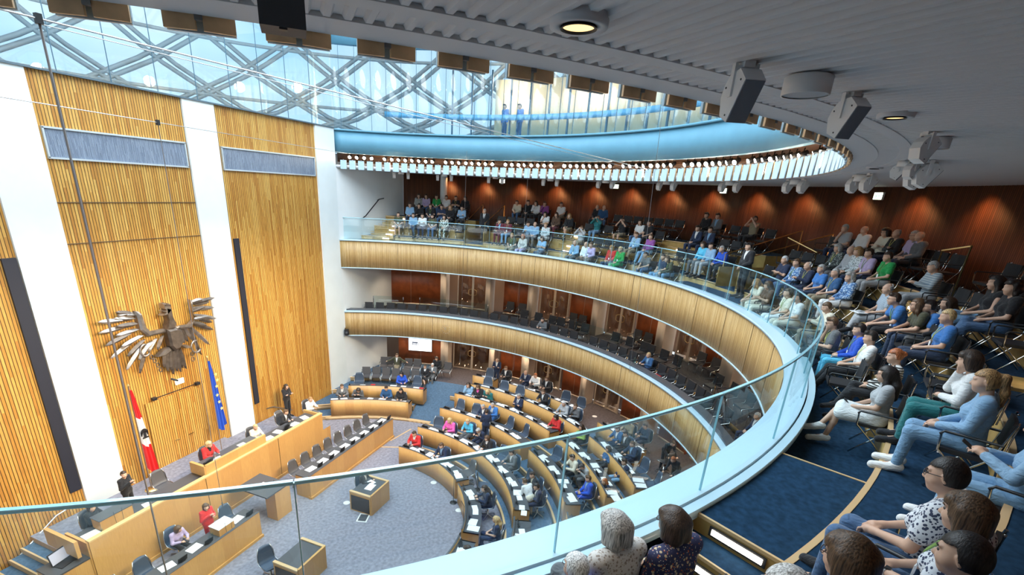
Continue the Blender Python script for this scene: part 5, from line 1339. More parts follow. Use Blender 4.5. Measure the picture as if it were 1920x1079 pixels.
G(774.7, 400, 1, 'legx', 'mens', 'd', 'lb', 'dj', 'man in blue shirt with legs crossed, front of the left block')
G(792, 405, 1, 'cross', 'mens', 'd', 'wh', 'nv', 'man in white shirt and dark trousers, front of the left block')
G(810.8, 405, 1, 'lap', 'mens', 'k', 'ol', 'jn', 'bearded man in olive t-shirt and jeans with white lanyard', sl=0, extras='lb')
G(832.7, 408, 1, 'lap', 'long', 'k', '*bw', '*bw', 'woman in black and white leaf patterned dress', fem=True, bk_='wide')
# standing guards
def stand(px, py, r, zf, pz, hair, hc, top, bot, label, **kw):
    P0 = onr(px, py, r); J = POSES[pz]; kw.setdefault('res', .024); a = ang(P0)
    return person(None, math.radians(a+90)+kw.pop('turn', 0), pz, hair, hc, top, bot, label, headpos=(P0[0], P0[1], zf+J['head'][2]*kw.get('scale', 1)), **kw)
stand(908.8, 389, 15.0, 9.05, 'standh', 'buzz', 'g', 'bk', 'bk', 'standing bald guard in black suit, white shirt and dark tie', suit=True, tie='bk', scale=1.08)
stand(1405, 457, 13.9, 8.95, 'stand', 'mens', 'k', 'bk', 'bk', 'standing guard in black suit with hands clasped on the right platform', suit=True, scale=1.04)
# centre left block
G(969.3, 378, 3, 'knees', 'mens', 'k', 'cr', 'jn', 'man in cream shirt leaning forward, back row of the centre left block')
G(990, 383.5, 3, 'lap', 'mens', 'k', 'bk', 'bk', 'man in black between the cream shirt and the white cardigan')
G(1004.5, 386, 3, 'chin', 'long', 'k', 'wh', 'bk', 'woman in white cardigan, back row of the centre left block', fem=True)
G(1021.4, 383.5, 3, 'chin', 'mens', 'd', 'pu', 'bk', 'man in purple checked shirt touching his face, back row', )
G(1053, 379.5, 3, 'lap', 'mens', 'k', 'wh', 'kh', 'man in white t-shirt sitting alone at the top right of the block', sl=0)
G(1022, 404, 2, 'chin', 'long', 'k', 'wh', 'bk', 'long haired woman in white t-shirt, third row centre left', fem=True, sl=0)
G(1043, 404.5, 2, 'lap', 'long', 'd', 'br', 'bd', 'woman in brown patterned top beside the woman in white', fem=True)
G(1067.5, 405.5, 2, 'legx', 'long', 'l', 'bk', 'kh', 'blonde woman in black with bare crossed legs, third row', fem=True, bk_='shorts')
G(937, 413.5, 1, 'chin', 'mens', 'd', 'bd', 'bd', 'man in dark burgundy suit and light blue shirt, hand at his head', suit='lb')
G(952, 418.6, 1, 'lap', 'short', 'l', 'bd', 'lj', 'woman in burgundy jacket and jeans beside the burgundy suited man', fem=True, extras='l')
G(990.6, 418.6, 1, 'phone', 'mens', 'd', 'lb', 'gy', 'man in sky blue shirt looking down, centre left block')
G(1003, 424, 1, 'lap', 'bald', 'g', 'lb', 'gy', 'balding man in pale shirt next to the sky blue shirt')
G(1023, 425, 1, 'lap', 'short', 'l', '*wf', '*wf', 'woman in white floral dress, second row centre left', fem=True, bk_='skirt')
G(960, 442, 0, 'lap', 'short', 'l', 'ol', 'kh', 'fair haired visitor in olive t-shirt with lanyard just behind the ledge', sl=0, extras='l', fem=True)
G(980, 448.5, 0, 'lap', 'bob', 'r', '*lc', 'li', 'woman in lilac patterned blouse just behind the ledge glass', fem=True)
G(1016.7, 444.6, 0, 'cross', 'bob', 'd', 'lb', 'dj', 'woman in grey blue top with arms folded, front row', fem=True, sl=0)
G(1090, 433, 1, 'raise', 'short', 'b', 'lg', 'kh', 'woman holding a camera up to her face, in front of the oak stair', fem=True)
G(1078, 453.8, 0, 'lap', 'bald', 'g', 'lb', 'gy', 'man in blue shirt at the left end of the front row by the stair', extras='l')
G(1099, 455, 0, 'lap', 'bald', 'w', 'wh', 'br', 'old man in white shirt in the front row beside the blue shirt')
G(1108, 460, 0, 'lap', 'short', 'b', 'li', 'br', 'woman in pale violet blouse in the front row', fem=True)
G(1120, 419, 2, 'raise', 'short', 'b', 'tl', 'lj', 'person in teal top photographing with raised arms', fem=True)
G(1121, 381, 3, 'lap', 'none', 'k', 'bk', 'bk', 'black clad visitor partly hidden behind the bald man in blue')
G(1133, 388, 3, 'yawL', 'bald', 'g', 'db', 'jn', 'bald man in blue jacket in the back row beside the door', turn=.5)
G(1147, 463.7, 0, 'lap', 'bob', 'l', 'rd', 'dj', 'woman in red top under a blue jacket, front row', fem=True, extras='l')
G(1163, 467.6, 0, 'lap', 'short', 'y', 'gn', 'gn', 'woman in bright green with white sleeves, front row', fem=True, extras='l')
G(1194, 437.7, 1, 'out', 'mens', 'b', 'lb', 'kh', 'man with glasses in denim blue shirt leaning back, second row', extras='gl')
G(1221, 440, 1, 'out', 'short', 'b', 'pu', 'lj', 'woman in purple blouse and jeans, second row centre', fem=True)
G(1166.7, 424, 2, 'raise', 'short', 'd', 'bk', 'kh', 'person in grey shorts covering the face with both hands', bk_='shorts', sl=0)
G(1200.5, 417, 2, 'lap', 'long', 'd', 'wh', 'jn', 'long haired woman in white t-shirt in the centre block', fem=True, sl=0)
G(1216.7, 420.7, 2, 'lap', 'short', 'd', 'bk', 'bk', 'man in black t-shirt right of the white t-shirt woman', sl=0)
G(1209, 484, 0, 'knees', 'short', 'd', 'gy', 'jn', 'person in grey t-shirt bending forward behind the glass joint', sl=0)
G(1243.5, 481, 0, 'lap', 'short', 'd', 'dj', 'lj', 'man in dark blue t-shirt with white mark, right end of front row', sl=0)
G(1250.5, 488.4, 0, 'knees', 'curly', 'b', 'ol', 'lj', 'curly haired woman in dark jacket leaning at the end of the front row', fem=True, extras='l')
G(1316.4, 469, 1, 'lap', 'bob', 'd', 'cy', 'gy', 'woman in cyan jacket left of the pair of pale blue shirts', fem=True)
G(1332, 468.5, 1, 'lap', 'mens', 'k', 'lb', 'lg', 'man in very pale blue shirt and grey trousers above the platform')
G(1351.5, 476, 1, 'knees', 'short', 'g', 'rb', 'bk', 'grey haired person in royal blue jacket leaning forward', fem=True)
G(1325.5, 401, 3, 'legx', 'mens', 'k', 'bk', 'bk', 'young man in black with crossed legs at the top of the stair')
G(1347, 401, 3, 'lap', 'mens', 'd', 'gy', 'gy', 'young man in grey violet jacket beside the young man in black', suit='lb')
G(1308, 431, 2, 'lap', 'mens', 'd', 'nv', 'nv', 'left one of the two young men in navy suits', suit=True)
G(1332, 432.4, 2, 'lap', 'mens', 'd', 'nv', 'nv', 'right one of the two young men in navy suits', suit='lb')
G(1418, 402, 3, 'raise', 'short', 'd', 'kh', 'bk', 'person raising both arms to the head, alone before the brown wall', sl=-1)
# behind the curved glass
G(1416.7, 534, 0, 'knees', 'long', 'l', 'cr', 'cr', 'long haired girl in cream behind the curved glass, left one', fem=True, sl=0)
G(1437, 545, 0, 'phone', 'long', 'b', 'br', 'cr', 'girl in brown top looking down behind the curved glass', fem=True, sl=0)
G(1476, 552, 0, 'lap', 'short', 'd', 'cr', 'wh', 'visitor in cream shirt with lanyard behind the curved glass', extras='l', sl=0)
G(1495, 560, 0, 'lap', 'short', 'k', 'wh', 'cr', 'visitor in white printed t-shirt behind the curved glass', sl=0)
# right block
G(1472, 484.5, 1, 'cross', 'short', 'w', 'nv', 'nv', 'white haired man in navy polo with arms crossed, left end of the right block', sl=0)
G(1494, 491, 1, 'lap', 'short', 'b', '*bf', 'jn', 'woman in blue floral blouse beside the white haired man', fem=True, extras='l')
G(1515, 496, 1, 'phone', 'bald', 'w', 'nv', 'nv', 'bald man in dark vest with blue sleeves, right block front row', extras='l')
G(1538.5, 509, 1, 'lap', 'short', 'g', 'bl', 'dj', 'grey haired woman in bright blue t-shirt, right block front row', fem=True, sl=0)
G(1566, 512, 1, 'lap', 'buzz', 'g', 'db', 'kh', 'nearly bald man in blue t-shirt, right block front row', sl=0, extras='l')
G(1593, 521, 1, 'lap', 'curly', 'g', '*bf', 'wh', 'grey haired woman in blue white patterned blouse and white trousers', fem=True)
G(1571, 465, 2, 'lap', 'bob', 'g', '*df', 'bk', 'grey haired woman in dark floral blouse, second row of the right block', fem=True, extras='l')
G(1597, 465, 2, 'lap', 'bald', 'g', 'lg', 'gy', 'balding man in grey blue shirt, second row of the right block')
G(1607.5, 475, 2, 'lap', 'bob', 'l', '*wf', 'bk', 'fair haired woman in light floral blouse, second row', fem=True)
G(1625.7, 487, 2, 'lap', 'mens', 'd', 'li', 'nv', 'man in pale violet shirt left of the woman in green', sl=0, extras='l')
G(1662, 490, 2, 'lap', 'short', 'd', 'gn', 'lg', 'woman in vivid green polo shirt', fem=True, sl=0, extras='l')
G(1584, 430, 3, 'chin', 'short', 'g', 'lg', 'nv', 'man resting chin on hand, left end of the top row', sl=0)
G(1620, 434, 3, 'lap', 'bald', 'g', 'wh', 'nv', 'bald man in white shirt in the top row')
G(1661, 435, 3, 'cross', 'bob', 'k', 'cr', 'bk', 'dark haired woman with glasses in cream cardigan, top row', fem=True, extras='g')
G(1682, 436, 3, 'cross', 'bald', 'g', 'bk', 'nv', 'bald man in black vest with lanyard, top row', extras='l')
G(1725, 441, 3, 'lap', 'bald', 'g', 'gy', 'bk', 'bald man half hidden at the right end of the top row')
G(1712, 449, 3, 'lap', 'short', 'g', 'li', 'nv', 'grey haired man with glasses in pale violet shirt, top row right', sl=0, extras='g')
G(1747, 506.7, 2, 'phone', 'short', 'g', '*gs', 'lg', 'grey haired man in striped grey sweater holding up a phone')
G(1665, 541, 1, 'legx', 'bald', 'g', '*ck', 'lg', 'balding man in blue white checked shirt with papers on his knee', sl=0)
G(1676.5, 561, 1, 'knees', 'mens', 'd', 'bl', 'bk', 'young man with glasses in bright blue t-shirt leaning forward', sl=0, extras='gl')
G(1719.5, 572, 1, 'knees', 'long', 'b', 'ol', 'dj', 'long haired young woman with glasses in dark green t-shirt', fem=True, sl=0, extras='g')
G(1741.6, 575, 1, 'knees', 'mens', 'k', 'bl', 'gy', 'dark haired young man with glasses in blue t-shirt and lanyard', sl=0, extras='gl')
G(1777, 594, 1, 'lap', 'short', 'y', 'bl', 'dj', 'short haired blonde woman in blue polo with red ribbon', fem=True, sl=0, extras='l')
G(1868, 527.5, 2, 'legx', 'long', 'k', 'bk', 'lj', 'dark haired young woman in black sleeveless top and jeans, upper right', fem=True, sl=-1)
G(1900, 534, 2, 'legx', 'curly', 'k', 'bk', 'jn', 'curly dark haired woman in black with jeans at the upper right edge', fem=True, sl=0)
G(1935, 585, 1, 'lap', 'long', 'd', 'lg', 'jn', 'visitor in grey cut by the right picture edge, jeans visible', fem=True)
G(1550, 576, 0, 'phone', 'short', 'b', 'cr', 'kh', 'brown haired visitor in cream bending down behind the ledge glass')
G(1560, 606, 0, 'chin', 'mens', 'b', 'gy', 'bk', 'young man with glasses in dark grey t-shirt resting chin on hand', sl=0, extras='gl')
G(1611, 618, 0, 'lap', 'mens', 'k', 'rb', 'cy', 'young man in royal blue jacket and pale blue trousers', extras='l')
G(1632, 633, 0, 'out', 'mens', 'k', 'wh', 'bk', 'young man in white t-shirt and black trousers, front row', sl=0, extras='l')
G(1678, 668, 0, 'legx', 'bun', 'r', '*st', 'bk', 'red haired woman in striped top behind the woman in white skirt', fem=True, turn=0)
G(1662, 702, 0, 'legx', 'long', 'k', 'lg', 'wh', 'young woman with long black hair, white skirt and white sneakers', fem=True, sl=0, bk_='skirt', extras='gp', shoe='wh')
G(1818, 676, 1, 'chin', 'bob', 'd', 'wh', 'tl', 'woman in white blazer and teal trousers with hand at her mouth', fem=True, bk_='wide', nearp=True)
G(1848, 715, 1, 'lap', 'pony', 'l', 'lb', 'lj', 'young woman with long ponytail in light blue blouse and pale jeans', fem=True, shoe='wh', nearp=True)
G(1957, 800, 1, 'phone', 'long', 'b', 'lb', 'lj', 'person in denim jacket holding a phone at the right edge', fem=True, extras='p', shoe='wh', nearp=True)
G(1775, 892, 1, 'lap', 'short', 'k', '*dt', 'jn', 'woman with short black hair and glasses, foremost right', fem=True, extras='g', nearp=True, sl=0)
G(1812, 962, 1, 'lap', 'bob', 'b', '*dt', 'jn', 'woman with brown bob and dotted blouse wearing a wristwatch', fem=True, sl=0, extras='wl', nearp=True)
G(1806, 1042, 1, 'lap', 'short', 'k', 'db', 'cr', 'dark haired woman in dark blue top at the lower right corner', fem=True, sl=0, nearp=True)
G(1592, 1045, 1, 'lap', 'bob', 'b', 'lg', 'gy', 'brown haired woman with glasses at the bottom edge', fem=True, extras='g', nearp=True)
G(1475, 1110, 1, 'lap', 'short', 'w', 'lg', 'gy', 'white haired person whose crown shows at the bottom edge', nearp=True)
G(1153, 988, 0, 'lapu', 'bob', 'g', '*lc', 'gy', 'grey haired woman in lace patterned white blouse seen from behind', fem=True, extras='', nearp=True)
G(1262, 980, 0, 'lapu', 'bob', 'd', '*fl', 'dj', 'brown haired woman in dark blue floral blouse seen from behind', fem=True, extras='g', nearp=True)
G(1080, 1064, 0, 'lapu', 'short', 'w', 'rb', 'gy', 'white haired person with glasses at the bottom edge, in blue', extras='g', nearp=True, scale=.87)

# empty folding chairs filling the rows
import bisect
def blocked(row, a):
    if any(p0-.9 < a < p1+.9 for p0, p1 in PASS): return True
    if any(p0-.6 < a < p1+.6 for p0, p1 in STAIR): return True
    if row == 0 and any(p0-1.5 < a < p1+1 for p0, p1 in PLAT): return True
    return False
blk = [(6, 22, 'left block near the white wall'), (-15, 1, 'left of first oak stair'), (-37, -19, 'between the two oak stairs'), (-55, -41, 'left of the black clad guard'), (-80, -59.5, 'before the curved glass'), (-99, -82, 'right block'), (-140, -101, 'nearest right block')]
rown = ['front row', 'second row', 'third row', 'top row']
for row in range(4):
    pitch = math.degrees(.58/ROWR[row]); a = 21.0
    while a > -131:
        a -= pitch
        if row == 0 and a > -6.3: continue
        if row == 0 and a < -104: continue
        if row == 0 and -82 < a < -79: continue
        if row >= 1 and a < -113.5 and a > -123 and row == 1: continue
        if blocked(row, a) or any(r_ == row and abs(a-b_) < pitch*.86 for r_, b_ in occ): continue
        if row == 1 and a > 20.5: continue
        nm = next((n for lo, hi, n in blk if lo <= a <= hi), 'gallery')
        place_chair('g', (*pc(ROWR[row]+.02, a)[:2], ROWZ[row]), math.radians(a+90), 'empty black folding chair in the %s, %s' % (rown[row], nm), 'empty folding chairs, %s, %s' % (rown[row], nm))

# ================================================================ middle gallery
MG = 4.42
def mid(px, py, r, zf, pz, hair, hc, top, bot, label, **kw):
    P0 = onr(px, py, r); a = ang(P0); J = POSES[pz]; hp_ = (*pc(r, a)[:2], zf+J['head'][2]); kw.setdefault('res', .02)
    rz = math.radians(a+90)+kw.pop('turn', 0); e = person(None, rz, pz, hair, hc, top, bot, label, headpos=hp_, **kw); mocc.append(a); L = e.location
    place_chair('m', (L.x, L.y, zf), rz, ' '.join(('dark armchair under the '+label).split()[:14]), None)
    return e
mocc = []
mid(1017, 603, 13.6, MG, 'desk', 'short', 'k', 'gy', 'bk', 'bearded man in grey sweater alone behind the middle ledge', extras='b')
mid(1216, 666, 13.6, MG, 'desk', 'buzz', 'y', 'db', 'nv', 'man in blue suit reading at the middle ledge desk', suit='lb')
mid(1424, 765, 14.2, MG, 'lap', 'short', 'g', 'nv', 'nv', 'grey haired man in dark suit at the near end of the middle gallery', suit=True)
a = 31
while a > -75:
    a -= 2.62
    if any(abs(a-q) < 2.2 for q in mocc) or -27.5 < a < -24.5 or 21 < a < 23: continue
    place_chair('m', (*pc(13.62, a)[:2], MG), math.radians(a+90), 'empty dark armchair in the front row of the middle gallery behind the ledge desk', 'empty front row armchairs of the middle gallery')
for a0, a1, r, n_ in ((-8.5, -15.5, 14.75, 3), (-17.5, -23.5, 14.75, 3), (-31, -38, 14.75, 3), (-39.5, -46, 14.75, 3), (-55, -70, 14.9, 5)):
    for i in range(n_):
        a = a0+(a1-a0)*i/max(1, n_-1); place_chair('m', (*pc(r, a)[:2], 4.62), math.radians(a+90), 'empty dark armchair in the second row of the middle gallery', 'empty second row armchairs of the middle gallery')
for x, y in ((958, 565), (981, 567), (1077, 583), (1094, 590), (1197, 622), (1217, 628), (1318, 665), (1345, 675)):
    a = px_ang(x, y, 16.5); place_chair('m', (*pc(16.25, a)[:2], 4.62), math.radians(a+90), 'dark armchair standing against the brown panels at the back of the middle gallery', 'armchairs against the back panels of the middle gallery')

# ================================================================ chamber seats, people, desk things
socc = []
def desk_person(px, py, r, zf, pz, hair, hc, top, bot, label, chair='b', **kw):
    """seated behind a curved desk of radius r; head pixel gives the angle"""
    J = POSES[pz]; rp = r+.98; sc = kw.setdefault('scale', 1.1); P0 = atz(px, py, zf+J['head'][2]*sc); a = ang(P0); R_ = math.hypot(P0[0], P0[1])
    R_ = min(max(R_, rp-.35), rp+.3); hp_ = (*pc(R_, a)[:2], zf+J['head'][2]*sc)
    rz = math.radians(a+90)+kw.pop('turn', 0); kw.setdefault('res', .022)
    e = person(None, rz, pz, hair, hc, top, bot, label, headpos=hp_, **kw); socc.append((r, a)); L = e.location
    if chair: place_chair(chair, (L.x, L.y, zf), rz, ' '.join(('office chair under the '+label).split()[:14]), None)
    return e
D = desk_person
D(776.7, 813.6, 5.0, 0, 'desk', 'mens', 'd', 'rd', 'bk', 'person in red blazer at the front desk left end', fem=True, suit=True)
D(827.6, 836, 5.0, 0, 'desk', 'mens', 'b', 'nv', 'nv', 'man in navy suit writing at the front desk', suit='lb')
D(908, 916.6, 5.0, 0, 'desk2', 'long', 'd', 'nv', 'nv', 'dark haired woman in navy dress at the middle front desk', fem=True)
D(929.6, 974.7, 5.0, 0, 'lap', 'long', 'y', 'nv', 'nv', 'blonde woman in navy dress at the right front desk', fem=True, sl=0)
D(874, 1029, 5.0, 0, 'lean', 'mens', 'd', 'nv', 'nv', 'man in navy bending over the desk at the bottom edge')
D(842.5, 789, 6.75, .2, 'desk', 'long', 'y', 'pk', 'bk', 'blonde woman in magenta jacket', fem=True)
D(876.8, 791, 6.75, .2, 'desk2', 'short', 'y', 'cy', 'gy', 'blonde woman in pale turquoise top with dark bag', fem=True, chair='b')
D(896.8, 808, 6.75, .2, 'lean', 'mens', 'g', 'nv', 'nv', 'grey haired man in blue suit bending over his desk', suit=True)
D(913, 821.8, 6.75, .2, 'desk', 'bob', 'b', 'bk', 'bk', 'woman in black jacket and white blouse behind the second desk', fem=True, suit=True)
D(959, 849, 6.75, .2, 'desk', 'mens', 'd', 'gy', 'gy', 'man in grey suit reading behind the glass rail', suit=True)
D(997.8, 891, 6.75, .2, 'desk2', 'mens', 'd', 'bk', 'bk', 'man in black suit with yellow tie near the white suited man', suit=True, tie='ye')
D(1006, 912.5, 6.75, .2, 'chin', 'mens', 'k', 'nv', 'nv', 'man in dark navy suit resting head on hand, end of second desk', suit=True)
D(1027.5, 1003, 6.75, .2, 'desk', 'short', 'l', 'gy', 'gy', 'fair haired person whose head shows just above the white ledge')
D(906, 763, 8.6, .5, 'desk', 'buzz', 'g', 'nv', 'nv', 'balding man facing the standing man in navy', suit=True)
D(923.5, 760, 8.6, .5, 'desk', 'buzz', 'g', 'bl', 'bl', 'man in bright blue jacket beside the standing man', suit=True)
D(871.7, 726, 10.15, .75, 'chin', 'long', 'd', 'lb', 'gy', 'dark haired woman in pale blue jacket, left end of fourth desk', fem=True)
D(895.4, 726.8, 10.15, .75, 'desk', 'bob', 'b', 'bk', 'bk', 'woman in black blazer and pink top beside the pale blue jacket', fem=True, suit='pk')
D(909, 738, 10.15, .75, 'lean', 'long', 'y', 'tl', 'bk', 'blonde woman in teal with white shawl bending down', fem=True)
D(972.7, 743.5, 10.15, .75, 'cross', 'mens', 'g', 'nv', 'nv', 'grey haired man in navy suit and white shirt, fourth desk', suit=True, tie='nv')
D(1042, 782.7, 10.15, .75, 'desk', 'bob', 'k', 'rd', 'bk', 'black haired woman in red jacket looking down', fem=True)
D(1018.6, 735, 11.25, 1.0, 'desk', 'short', 'b', 'bk', 'bk', 'man in dark suit and white shirt, fifth desk middle', suit=True)
D(1057, 756.8, 11.25, 1.0, 'desk', 'short', 'w', 'lg', 'gy', 'white haired woman in grey jacket, right end of fifth desk', fem=True)
D(1078.7, 762, 11.25, 1.0, 'chin', 'short', 'b', 'gy', 'bk', 'brown haired woman in dark jacket, last at the fifth desk', fem=True)
D(948.5, 691, 12.55, 1.0, 'desk', 'short', 'b', 'bk', 'bk', 'man in dark jacket and white shirt left end of rearmost desk', suit=True)
D(987.7, 698, 12.55, 1.0, 'desk', 'bald', 'g', 'nv', 'nv', 'bald man in navy suit, white shirt and tie, rearmost desk', suit=True, tie='nv')
D(1007, 703, 12.55, 1.0, 'desk', 'short', 'r', 'wh', 'bk', 'woman in white blouse at the rearmost desk', fem=True)
D(1034.5, 706.7, 12.55, 1.0, 'desk3', 'short', 'b', 'bk', 'bk', 'man in black suit looking left at the rearmost desk', suit=True)
D(1089.7, 801, 10.15, .75, 'chin', 'long', 'd', 'lm', 'bk', 'woman in lime green blazer', fem=True)
D(1140.6, 842, 10.15, .75, 'cross', 'bob', 'd', 'db', 'bk', 'dark haired woman in blue sweater leaning on folded arms', fem=True)
D(1178, 866, 10.15, .75, 'lap', 'mens', 'd', 'nv', 'lj', 'man in navy jacket, white shirt and bright blue jeans', suit=True)
D(1125, 872, 8.6, .5, 'lean', 'mens', 'd', 'lg', 'gy', 'man in light grey jacket bending over the desk, seen from behind')
D(1073, 858, 8.6, .5, 'desk', 'mens', 'k', 'cr', 'bk', 'man in cream jacket and black shirt beside the glass post')
D(1103, 898, 8.6, .5, 'lap', 'mens', 'b', 'rb', 'rb', 'man in blue suit talking to the standing woman', suit='lb')
D(1158, 805, 11.25, 1.0, 'desk', 'mens', 'b', 'db', 'nv', 'man in navy suit and white shirt just under the rail edge', suit=True)
D(1173, 814, 11.25, 1.0, 'desk', 'mens', 'd', 'bk', 'bk', 'man in black suit and white shirt beside the navy suit', suit=True)
D(1185.5, 833, 11.25, 1.0, 'desk', 'short', 'b', 'nv', 'nv', 'brown haired man in blue jacket typing at his desk', suit='lb')
D(1179, 791, 12.55, 1.0, 'desk', 'short', 'l', 'kh', 'br', 'woman in ochre patterned jacket at the rear right desk', fem=True)
D(1212, 799, 12.55, 1.0, 'desk', 'short', 'd', 'nv', 'nv', 'dark haired woman in navy at the rear right desk', fem=True)
# government side block
D(641, 725, 9.2, .2, 'desk', 'short', 'b', 'gy', 'gy', 'person in grey jacket and white top, left end of the low desk', fem=True, suit=True)
D(672, 732, 9.2, .2, 'lean', 'bob', 'd', 'gy', 'bk', 'dark haired person bending sideways over papers', fem=True)
D(724, 728.4, 9.2, .2, 'desk', 'mens', 'd', 'db', 'nv', 'man in blue jacket looking down at the low desk')
D(751, 733.4, 9.2, .2, 'desk', 'long', 'k', 'bk', 'bk', 'woman with long black hair in black at the low desk', fem=True)
D(752.7, 701.7, 10.45, .5, 'desk3', 'bob', 'k', 'rb', 'bk', 'woman in bright blue behind the desk with red folders', fem=True, turn=.4)
def seat_at(px, py, zf, pz, hair, hc, top, bot, label, face=None, chair='s', **kw):
    J = POSES[pz]; P0 = atz(px, py, zf+J['head'][2]*kw.get('scale', 1)); a = ang(P0); rz = math.radians(a+90) if face is None else face; kw.setdefault('res', .022)
    e = person(None, rz, pz, hair, hc, top, bot, label, headpos=tuple(P0), **kw); L = e.location
    if chair: place_chair(chair, (L.x, L.y, zf), rz, ' '.join(('chair under the '+label).split()[:14]), None)
    return e
gch = []
seat_at(744, 667, 1.0, 'wide', 'short', 'b', 'ol', 'kh', 'man in olive jacket and white shirt lounging before the brown panel', suit=True)
seat_at(797, 688, .75, 'legx', 'short', 'b', 'bk', 'bk', 'woman in black jacket and skirt beside the white haired man', fem=True, suit=True, bk_='skirt')
seat_at(811, 685, .75, 'cross', 'short', 'w', 'gy', 'gy', 'white haired man in grey suit with crossed arms', suit=True)
seat_at(818.6, 673, 1.0, 'lap', 'curly', 'd', 'bk', 'bk', 'curly red haired woman in black before the pale pillar', fem=True)
for pxs, zf, lb, gp in (([(723, 676), (728, 677), (763, 681), (780, 682), (797, 684), (835, 686)], 1.0, 'empty grey chair in the rear row below the wall screen', 'empty grey chairs, rear row below the screen'), ([(686, 697), (705, 697), (723, 699), (741, 700), (759, 701), (777, 703)], .75, 'empty grey chair in the second row below the wall screen', 'empty grey chairs, second row below the screen')):
    if zf == 1.0: pxs = [(720, 678), (733, 678), (765, 681), (781, 682), (838, 688)]
    for x, y in pxs:
        P0 = atz(x, y, zf+.75); place_chair('s', (P0[0], P0[1], zf), math.radians(ang(P0)+90), lb, gp)
for x, y, zf, lb in ((673, 712, .5, 'empty dark chair at the left end behind the red folder desk'), (781, 717, .5, 'empty blue chair at the right end behind the red folder desk')):
    P0 = atz(x, y, zf+.75); place_chair('b', (P0[0], P0[1], zf), math.radians(ang(P0)+90), lb, None)
# empty office chairs behind the curved desks
names = {5.0: 'front', 6.75: 'second', 8.6: 'third', 10.15: 'fourth', 11.25: 'fifth', 12.55: 'rearmost'}
for nm, r, z, segs in spec:
    pitch = math.degrees(1.02/(r+.95))
    for (a0, a1), sec in zip(segs, ('left section', 'middle section', 'right section')):
        a = a0-pitch*.55
        while a > a1+pitch*.4 and a > -112:
            if not any(q == r and abs(a-b_) < pitch*.62 for q, b_ in socc):
                place_chair('b' if (r > 5.5) else 'o', (*pc(r+1.02, a)[:2], z), math.radians(a+90+random.uniform(-18, 18)), 'empty dark office chair behind the %s curved desk row, %s' % (nm, sec), 'empty chairs, %s desk row, %s' % (nm, sec))
            a -= pitch
place_chair('b', (*pc(6.15, -44)[:2], 0), math.radians(200), 'blue office chair turned away between the front desks behind the glass rail', None)
# presidium people
def pres(px, py, zf, pz, hair, hc, top, bot, label, face=PI, chair='o', y=5.05, **kw):
    J = POSES[pz]; P0 = aty(px, py, y); kw.setdefault('res', .022)
    e = person(None, face, pz, hair, hc, top, bot, label, headpos=(P0[0], y, zf+J['head'][2]*kw.get('scale', 1)), **kw); L = e.location
    place_chair(chair, (L.x, L.y, zf), face, ' '.join(('chair under the '+label).split()[:14]), None); return e
pres(391, 828, 1.1, 'desk', 'bob', 'y', 'rd', 'bk', 'blonde woman in red blazer presiding at the raised desk', fem=True, suit='bk', scale=1.08)
pres(479, 800, .95, 'desk', 'short', 'y', 'cr', 'cr', 'blonde woman in cream blouse at the presidium', fem=True, scale=1.0)
pres(537, 783, .95, 'desk2', 'mens', 'b', 'bk', 'bk', 'man in dark suit with hand raised at the presidium right part', suit=True, scale=1.0)
pres(584, 767, .95, 'desk', 'short', 'l', 'wh', 'gy', 'fair haired person in white at the right end of the presidium', scale=1.0)
pres(173, 957, .95, 'desk3', 'bob', 'd', 'bk', 'bk', 'dark haired person in dark suit seated at the left end of the presidium', face=PI+.5, scale=1.05)
def stand_at(px, py, zf, pz, hair, hc, top, bot, label, face, **kw):
    J = POSES[pz]; P0 = atz(px, py, zf+J['head'][2]*kw.get('scale', 1)); kw.setdefault('res', .022)
    return person(None, face, pz, hair, hc, top, bot, label, headpos=tuple(P0), **kw)
P0 = aty(541, 765, 6.4); person(None, PI, 'standx', 'long', 'd', 'bk', 'bk', 'dark haired woman in black standing behind the presidium right part', headpos=(P0[0], 6.4, .95+POSES['standx']['head'][2]), fem=True, res=.022)
stand_at(232, 890, .95, 'sign', 'bun', 'd', 'bk', 'bk', 'sign language interpreter in black standing by the left pilaster', PI+.3, fem=True, scale=.98)
P0 = aty(386, 951, 2.85); person(None, PI, 'sign', 'bob', 'b', 'rd', 'rd', 'woman in red blazer standing behind the small lectern of the left bench', headpos=(P0[0], 2.85, POSES['sign']['head'][2]), fem=True, res=.022, scale=.98, bk_='long')
seat_at(334, 992, 0, 'desk2', 'bob', 'b', 'li', 'bk', 'woman in pale violet shirt on the left bench', PI, 'b', fem=True)
seat_at(685, 886, 0, 'desk', 'short', 'b', 'bk', 'bk', 'stenographer in dark blazer and white shirt at the central oak desk', PI+.25, 'b', suit=True)
P0 = atz(520, 1030, .75); place_chair('b', (-2.7, .0, 0), PI-.3, 'empty padded office chair behind the lower left stenographer desk', None)
# standing people on the floor
stand_at(984, 903, 0, 'bend', 'mens', 'b', 'wh', 'cr', 'man in white suit bending over the desk end, standing in the aisle', math.radians(-35), shoe='bk')
stand_at(912, 772, .5, 'stand', 'mens', 'd', 'nv', 'nv', 'man in navy suit standing with his back to us between desks', math.radians(-60))
stand_at(932, 676, 1.0, 'standx', 'bald', 'g', 'nv', 'nv', 'man in navy suit standing with arms crossed by the brown panel', math.radians(95), suit=True)
stand_at(1133, 903, .2, 'stand', 'long', 'r', 'nv', 'bk', 'red haired woman in dark blazer standing at the end of a desk', math.radians(60), fem=True)
stand_at(1262, 832, 1.0, 'bend', 'short', 'b', 'bk', 'bk', 'dark dressed person bending under the curved oak front, left one', math.radians(120))
stand_at(1262, 862, 1.0, 'bend', 'short', 'r', 'bk', 'bk', 'dark dressed person bending under the curved oak front, right one', math.radians(60))
